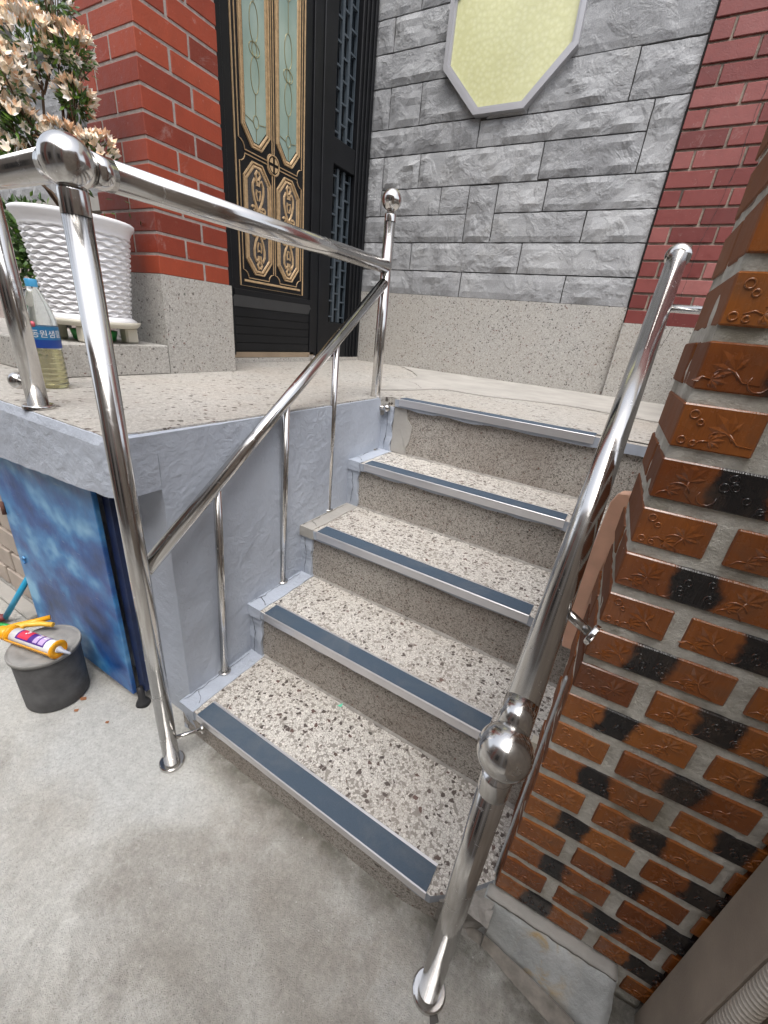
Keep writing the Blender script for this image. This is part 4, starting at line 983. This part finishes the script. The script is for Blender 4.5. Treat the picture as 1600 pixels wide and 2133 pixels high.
labobj('label_white_marks', [(CL * .27, CL * .30, .5, .9), (CL * .29, CL * .36, .9, 1.1), (CL * .34, CL * .37, 1.1, 1.5), (CL * .31, CL * .34, 1.5, 1.7), (CL * .60, CL * .66, .95, 1.15), (CL * .61, CL * .63, 1.4, 1.7), (CL * .65, CL * .67, 1.3, 1.6), (CL * .73, CL * .80, .2, .42), (CL * .73, CL * .81, .62, .82), (CL * .73, CL * .81, 1.0, 1.2), (CL * .73, CL * .81, 1.35, 1.5)], WHITE, cr + .0010)
labobj('label_disc', [(CL * .50, CL * .56, .45, .95)], plain('pale_blue_print', (0.5, 0.55, 0.75), .5), cr + .0010)
def hnd(b):
    sweep(b, [gp3(-.02, .008, .004), gp3(-.015, .04, .004), gp3(.02, .062, .002), gp3(.055, .074, 0)], [.011, .010, .008, .008], 10)
part('handle', lambda b: (sweep(b, [gp3(-.045, .0, .0), gp3(-.030, .030, .002), gp3(-.005, .060, .004), gp3(.022, .092, .006)], [.015, .012, .009, .0085], 10)), gun, YEL)
part('trigger', hnd, gun, plain('yellow_trigger', (0.80, 0.45, 0.05), .45))
part('rear_bracket', lambda b: (sweep(b, [gp3(-.016, 0, -.004), gp3(-.055, -.004, -.004), gp3(-.075, -.008, -.006)], [.022, .020, .012], 12)), gun, YEL)

# ================================================================== BOTTLE
bt = Vector((-1.546, .648, ZL))
bo = empty('plastic_bottle', bt, 0, 'clear plastic bottle with blue cap and blue label half full of yellowish water', 'bottle')
br_ = .041
def bprof(z0, z1, r, ribs):
    P = []; n = 40
    for i in range(n + 1):
        z = z0 + (z1 - z0) * i / n; P.append((r - (.0016 * (0.5 + .5 * math.sin(z * 420)) if ribs else 0), z))
    return P
part('bottle_shell', lambda b: lathe(b, [(.0001, .002), (.034, .001), (.040, .008)] + bprof(.012, .118, br_, True) + [(br_, .122), (br_, .170), (br_, .190), (.038, .205), (.030, .235), (.020, .262), (.0135, .272), (.0135, .282)], bt, 40), bo, CLEAR)
part('water', lambda b: lathe(b, [(.0001, .004), (.036, .004)] + [(r - .0018, z) for r, z in bprof(.012, .113, br_, True)] + [(.0001, .113)], bt, 32), bo, LIQ)
part('cap', lambda b: lathe(b, [(.0145, .278), (.0148, .296), (.0135, .298), (.0001, .298)], bt, 24), bo, CAPB)
lb = part('label', lambda b: lathe(b, [(br_ + .0008, .121), (br_ + .0008, .176)], bt, 40), bo, LBL)
part('label_band', lambda b: lathe(b, [(br_ + .0011, .117), (br_ + .0011, .140)], bt, 40), lb, LBL2)
def curved_text(txt, size, c, rr, z, ang, mat, par, name):
    cu = bpy.data.curves.new('t', 'FONT'); cu.body = txt; cu.size = size; cu.align_x = 'CENTER'; to = bpy.data.objects.new('t', cu); C.objects.link(to)
    dg = bpy.context.evaluated_depsgraph_get(); me = bpy.data.meshes.new_from_object(to.evaluated_get(dg)); bpy.data.objects.remove(to)
    if len(me.vertices) == 0: return
    for v in me.vertices:
        x, y = v.co.x, v.co.y; a = ang + x / rr
        v.co = Vector((c.x + rr * math.cos(a), c.y + rr * math.sin(a), c.z + z + y))
    me.materials.clear(); bm = bmesh.new(); bm.from_mesh(me); bpy.data.meshes.remove(me)
    obj(name, bm, mat, par)
va = math.atan2(-bt.y, -bt.x)
curved_text('동원샘물', .022, bt, br_ + .0016, .148, va + .30, WHITE, lb, 'label_lettering')
curved_text('동원샘물', .022, bt, br_ + .0016, .148, va + 2.7, WHITE, lb, 'label_lettering')
part('label_spot', lambda b: lathe(b, [(.0001, 0), (.008, .0004), (.0001, .0008)], bt + Vector((math.cos(va - .45) * (br_ + .0006), math.sin(va - .45) * (br_ + .0006), .181)), 16, axis=(math.cos(va - .45), math.sin(va - .45), 0)), lb, PINK)

# foam box and dark shrub at far left
fb = boxo('foam_box', (-2.75, -2.19, .56, .715, ZL + .001, 1.19), FOAM, None, bev=.008); tag(fb, 'white foam box on the porch at the far left edge behind the bottle', 'box')

# ================================================================== FLOWER POT AND AZALEA
pc = Vector((-1.852, .952, 1.048))
pot = empty('flower_pot', pc, 0, 'white plastic flower pot with wavy ridges on a cream stand', 'flower pot')
def wave(r, z, t):
    if z < .095 or z > .355: return r
    return r + .0042 * math.sin(2 * math.pi * (z - .095) / .0163 + 2.0 * math.sin(17 * t) * math.cos(math.pi * (z - .095) / .0163)) - .003
n_ = 150; pf = [(.125, .070), (.148, .072), (.152, .080), (.136, .090)] + [(.134 + (.165 - .134) * ((z - .09) / .27), z) for z in [.092 + i * (.268 / n_) for i in range(n_ + 1)]] + [(.164, .364), (.172, .380), (.182, .392), (.183, .402), (.178, .405), (.168, .400), (.160, .380), (.156, .370)]
part('pot_body', lambda b: lathe(b, pf, pc, 210, rfun=wave), pot, WPLAS)
part('soil', lambda b: lathe(b, [(.0001, .372), (.158, .368)], pc, 32), pot, plain('dark_soil', (0.05, 0.035, 0.025), .9))
part('stand', lambda b: lathe(b, [(.0001, .056), (.150, .056), (.160, .066), (.163, .076), (.158, .077), (.150, .068), (.0001, .066)], pc, 48), pot, CREAM)
for k in range(4):
    a = math.pi / 4 + k * math.pi / 2 + .1; cx, cy = pc.x + .118 * math.cos(a), pc.y + .118 * math.sin(a)
    bm = bmesh.new(); box(bm, cx - .024, cx + .024, cy - .024, cy + .024, pc.z + .0005, pc.z + .057, bev=.006); obj('leg', bm, CREAM, pot)
part('drip_tray', lambda b: lathe(b, [(.0001, .004), (.070, .004), (.078, .040), (.074, .040), (.066, .010), (.0001, .010)], pc, 32), pot, GREENP)
az = empty('azalea', (pc.x, pc.y, pc.z + .37), 0, 'azalea shrub with peach and white flower clusters in the white pot', 'plant')
rnd = random.Random(4)
CLU = [((-1.87, .930, 1.900), 0.084, 1), ((-1.80, 1.00, 1.905), 0.062, 1), ((-1.905, .850, 1.80), 0.075, 1), ((-1.815, 1.00, 1.79), 0.048, 1), ((-1.95, .82, 1.74), 0.062, 1), ((-1.905, .87, 1.685), 0.057, 2), ((-1.84, .96, 1.665), 0.053, 1), ((-1.79, 1.03, 1.66), 0.057, 1), ((-1.95, .84, 1.60), 0.062, 2), ((-1.83, .99, 2.03), .06, 0)]
# stems
bm = bmesh.new(); base = Vector((pc.x, pc.y, pc.z + .36))
for (c, r, k) in CLU:
    c = Vector(c); m1 = base.lerp(c, .45) + Vector((rnd.uniform(-.03, .03), rnd.uniform(-.03, .03), .02))
    sweep(bm, [base + Vector((rnd.uniform(-.02, .02), rnd.uniform(-.02, .02), 0)), m1, base.lerp(c, .8), c], [.006, .0045, .0035, .002], 7)
    for q in range(5):
        e = c + Vector((rnd.uniform(-1, 1), rnd.uniform(-1, 1), rnd.uniform(-.6, .8))) * r; sweep(bm, [base.lerp(c, .75), (base.lerp(c, .75) + e) / 2 + Vector((0, 0, .01)), e], [.003, .002, .001], 5)
obj('stem', bm, STEM, az)
def leafquad(bm, p, d, L, w_, mi):
    u, v, d = frame_of(d); a = rnd.uniform(0, 6.28); s = u * math.cos(a) + v * math.sin(a); nrm = d.cross(s)
    P = [p, p + d * L * .4 + s * w_ / 2 + nrm * L * .05, p + d * L + nrm * L * -.05, p + d * L * .4 - s * w_ / 2 + nrm * L * .05]
    bm.faces.new([bm.verts.new(x) for x in P]).material_index = mi
def rdir(zb=0.0):
    while True:
        v = Vector((rnd.uniform(-1, 1), rnd.uniform(-1, 1), rnd.uniform(-1, 1)))
        if .1 < v.length < 1: v.normalize(); v.z += zb; return v.normalized()
bm = bmesh.new()
for (c, r, k) in CLU:
    c = Vector(c)
    for q in range(230):
        d = rdir(-.05); p = c + Vector((d.x, d.y, d.z * .75)) * r * rnd.uniform(.35, 1.0) - Vector((0, 0, r * .35))
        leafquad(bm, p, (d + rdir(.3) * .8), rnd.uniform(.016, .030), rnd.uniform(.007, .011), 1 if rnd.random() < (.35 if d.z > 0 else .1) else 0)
for q in range(90):
    p = base + Vector((rnd.gauss(0, .06), rnd.gauss(0, .07), rnd.uniform(.0, .14))); leafquad(bm, p, rdir(.3), .028, .010, 0 if rnd.random() < .8 else 1)
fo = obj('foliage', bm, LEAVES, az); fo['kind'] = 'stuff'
for (c, r, k) in CLU:
    if k == 0: cnt = 14
    else: cnt = int(92 * (r / .08) ** 2)
    c = Vector(c); bm = bmesh.new(); tone = rnd.random()
    for q in range(cnt):
        d = rdir(.55); p = c + Vector((d.x, d.y, d.z * .75)) * r * rnd.uniform(.75, 1.05); ax = (d + Vector((0, 0, .6)) + rdir() * .5).normalized(); u, v, _ = frame_of(ax); a0 = rnd.uniform(0, 6.28)
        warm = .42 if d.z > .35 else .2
        for j in range(6):
            a = a0 + j * 6.283 / 6 + rnd.uniform(-.2, .2); o_ = u * math.cos(a) + v * math.sin(a); s = ax.cross(o_); L = rnd.uniform(.020, .030); w_ = .0064
            P = [p, p + o_ * L * .32 + s * w_ + ax * L * .55, p + o_ * L * .62 + ax * L * .95, p + o_ * L * .32 - s * w_ + ax * L * .55]
            mi = 0 if rnd.random() < warm * (.4 if k == 2 else 1.1) else (1 if rnd.random() < .5 else 2)
            bm.faces.new([bm.verts.new(x) for x in P]).material_index = mi
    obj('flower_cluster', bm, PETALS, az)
# dark shrub behind
sh = empty('potted_shrub', (-2.62, 1.15, ZL), 0, 'dark leafy shrub in a black pot behind the white flower pot', 'shrub')
part('pot', lambda b: lathe(b, [(.0001, .001), (.08, .001), (.10, .16), (.095, .16), (.09, .14), (.0001, .14)], (-2.62, 1.15, 1.048), 24), sh, RUBBER)
bm = bmesh.new()
for q in range(1400):
    d = rdir(.2); p = Vector((-2.62, 1.15, 1.36)) + Vector((d.x * .2, d.y * .16, d.z * .22)) * rnd.uniform(.2, 1); leafquad(bm, p, d + rdir(.2), .04, .02, 0 if rnd.random() < .93 else 1)
fo = obj('foliage', bm, LEAVES, sh); fo['kind'] = 'stuff'
bm = bmesh.new(); sweep(bm, [(-2.62, 1.15, 1.18), (-2.60, 1.15, 1.35), (-2.64, 1.16, 1.5)], [.012, .009, .005], 8); obj('stem', bm, STEM, sh)

# ================================================================== SMALL LITTER
def scrap(name, pts, z, mat, label, cat, cup=.002):
    bm = bmesh.new(); n = len(pts); a = [bm.verts.new((x, y, z + .0012 + random.uniform(0, cup))) for x, y in pts]; b = [bm.verts.new((v.co.x, v.co.y, v.co.z + .0006)) for v in a]
    bm.faces.new(a[::-1]); bm.faces.new(b)
    for i in range(n): j = (i + 1) % n; bm.faces.new((a[i], a[j], b[j], b[i]))
    fixn(bm); return tag(obj(name, bm, mat), label, cat)
scrap('paper_scrap', [(-.503, .778), (-.489, .780), (-.493, .796)], .112, plain('mint_paper', (0.12, 0.55, 0.36), .6), 'small mint green paper triangle on the lowest step', 'paper scrap')
LB = plain('dry_leaf_brown', (0.26, 0.11, 0.05), .8)
scrap('dry_leaf', [(-1.262, .404), (-1.25, .400), (-1.240, .412), (-1.252, .418)], 0, LB, 'dry brown leaf bit on the floor between the bucket and blue door', 'leaf', .004)
scrap('dry_leaf', [(-1.232, .372), (-1.224, .367), (-1.216, .373), (-1.222, .381)], 0, LB, 'dry brown leaf bit in front of the bucket', 'leaf', .004)
scrap('dry_leaf', [(-1.112, .402), (-1.106, .397), (-1.098, .402), (-1.104, .409)], 0, LB, 'tiny brown leaf bit nearest the left handrail post', 'leaf', .003)
scrap('tile_shard', [(.006, .392), (.016, .372), (.028, .385), (.022, .394)], 0, plain('dark_shard', (0.06, 0.055, 0.05), .7), 'small dark grey shard on the floor near the right post base', 'shard', .003)

# ================================================================== SURROUNDING HOUSES (out of view, reflected in the steel)
h1 = empty('upper_storey', (-1, 3.2, 3.6), 0, 'pale rendered upper storey of the house above the entrance', 'building')
boxo('wall', (-7, 3.5, 3.18, 3.6, 3.91, 5.2), PLAST, h1)
boxo('wall', (-7, -2.0, 1.6, 3.17, 3.61, 5.2), PLAST, h1)
h2 = empty('shading_neighbour_house', (1, -4, 0), 0, 'unseen taupe neighbour house with added pilasters, placed to shade the porch front', 'building')  # unseen block behind the camera, set close and tall to darken walls facing it
boxo('wall', (-6, 5, -3.6, -3.0, 0, 4.4), plain('taupe_render', (0.22, 0.19, 0.165), .8, var=.1), h2)
for q, (xa, xb, zt, mt) in enumerate(((-5.2, -4.6, 4.4, MORT_L), (-4.2, -3.2, 2.3, DARK), (-2.7, -2.2, 4.4, REDL), (-1.6, -.7, 2.2, DARK), (-.1, .35, 4.4, CEM), (.9, 1.7, 2.3, DARK), (2.3, 2.8, 4.4, REDL))):  # upright bands and dark openings added as stripes for the steel to reflect
    boxo(['reflection_pilaster', 'window'][q % 2], (xa, xb, -2.998, -2.94, 0 if q % 2 == 0 else .8, zt), mt, h2)
boxo('roof', (-6.3, 5.3, -3.9, -2.7, 4.41, 4.55), TAN, h2)
h3 = empty('side_house', (3, 0, 0), 0, 'low grey brown house wall on the right beyond the boundary wall', 'building')
boxo('wall', (2.4, 3.0, -3.6, 6, 0, 2.0), MORT_L, h3)
h4 = empty('yard_wall', (-6, 0, 0), 0, 'pale yard wall far to the left', 'wall')
boxo('wall', (-7.2, -7.0, -4, 1.4, 0, 2.4), PLAST, h4)
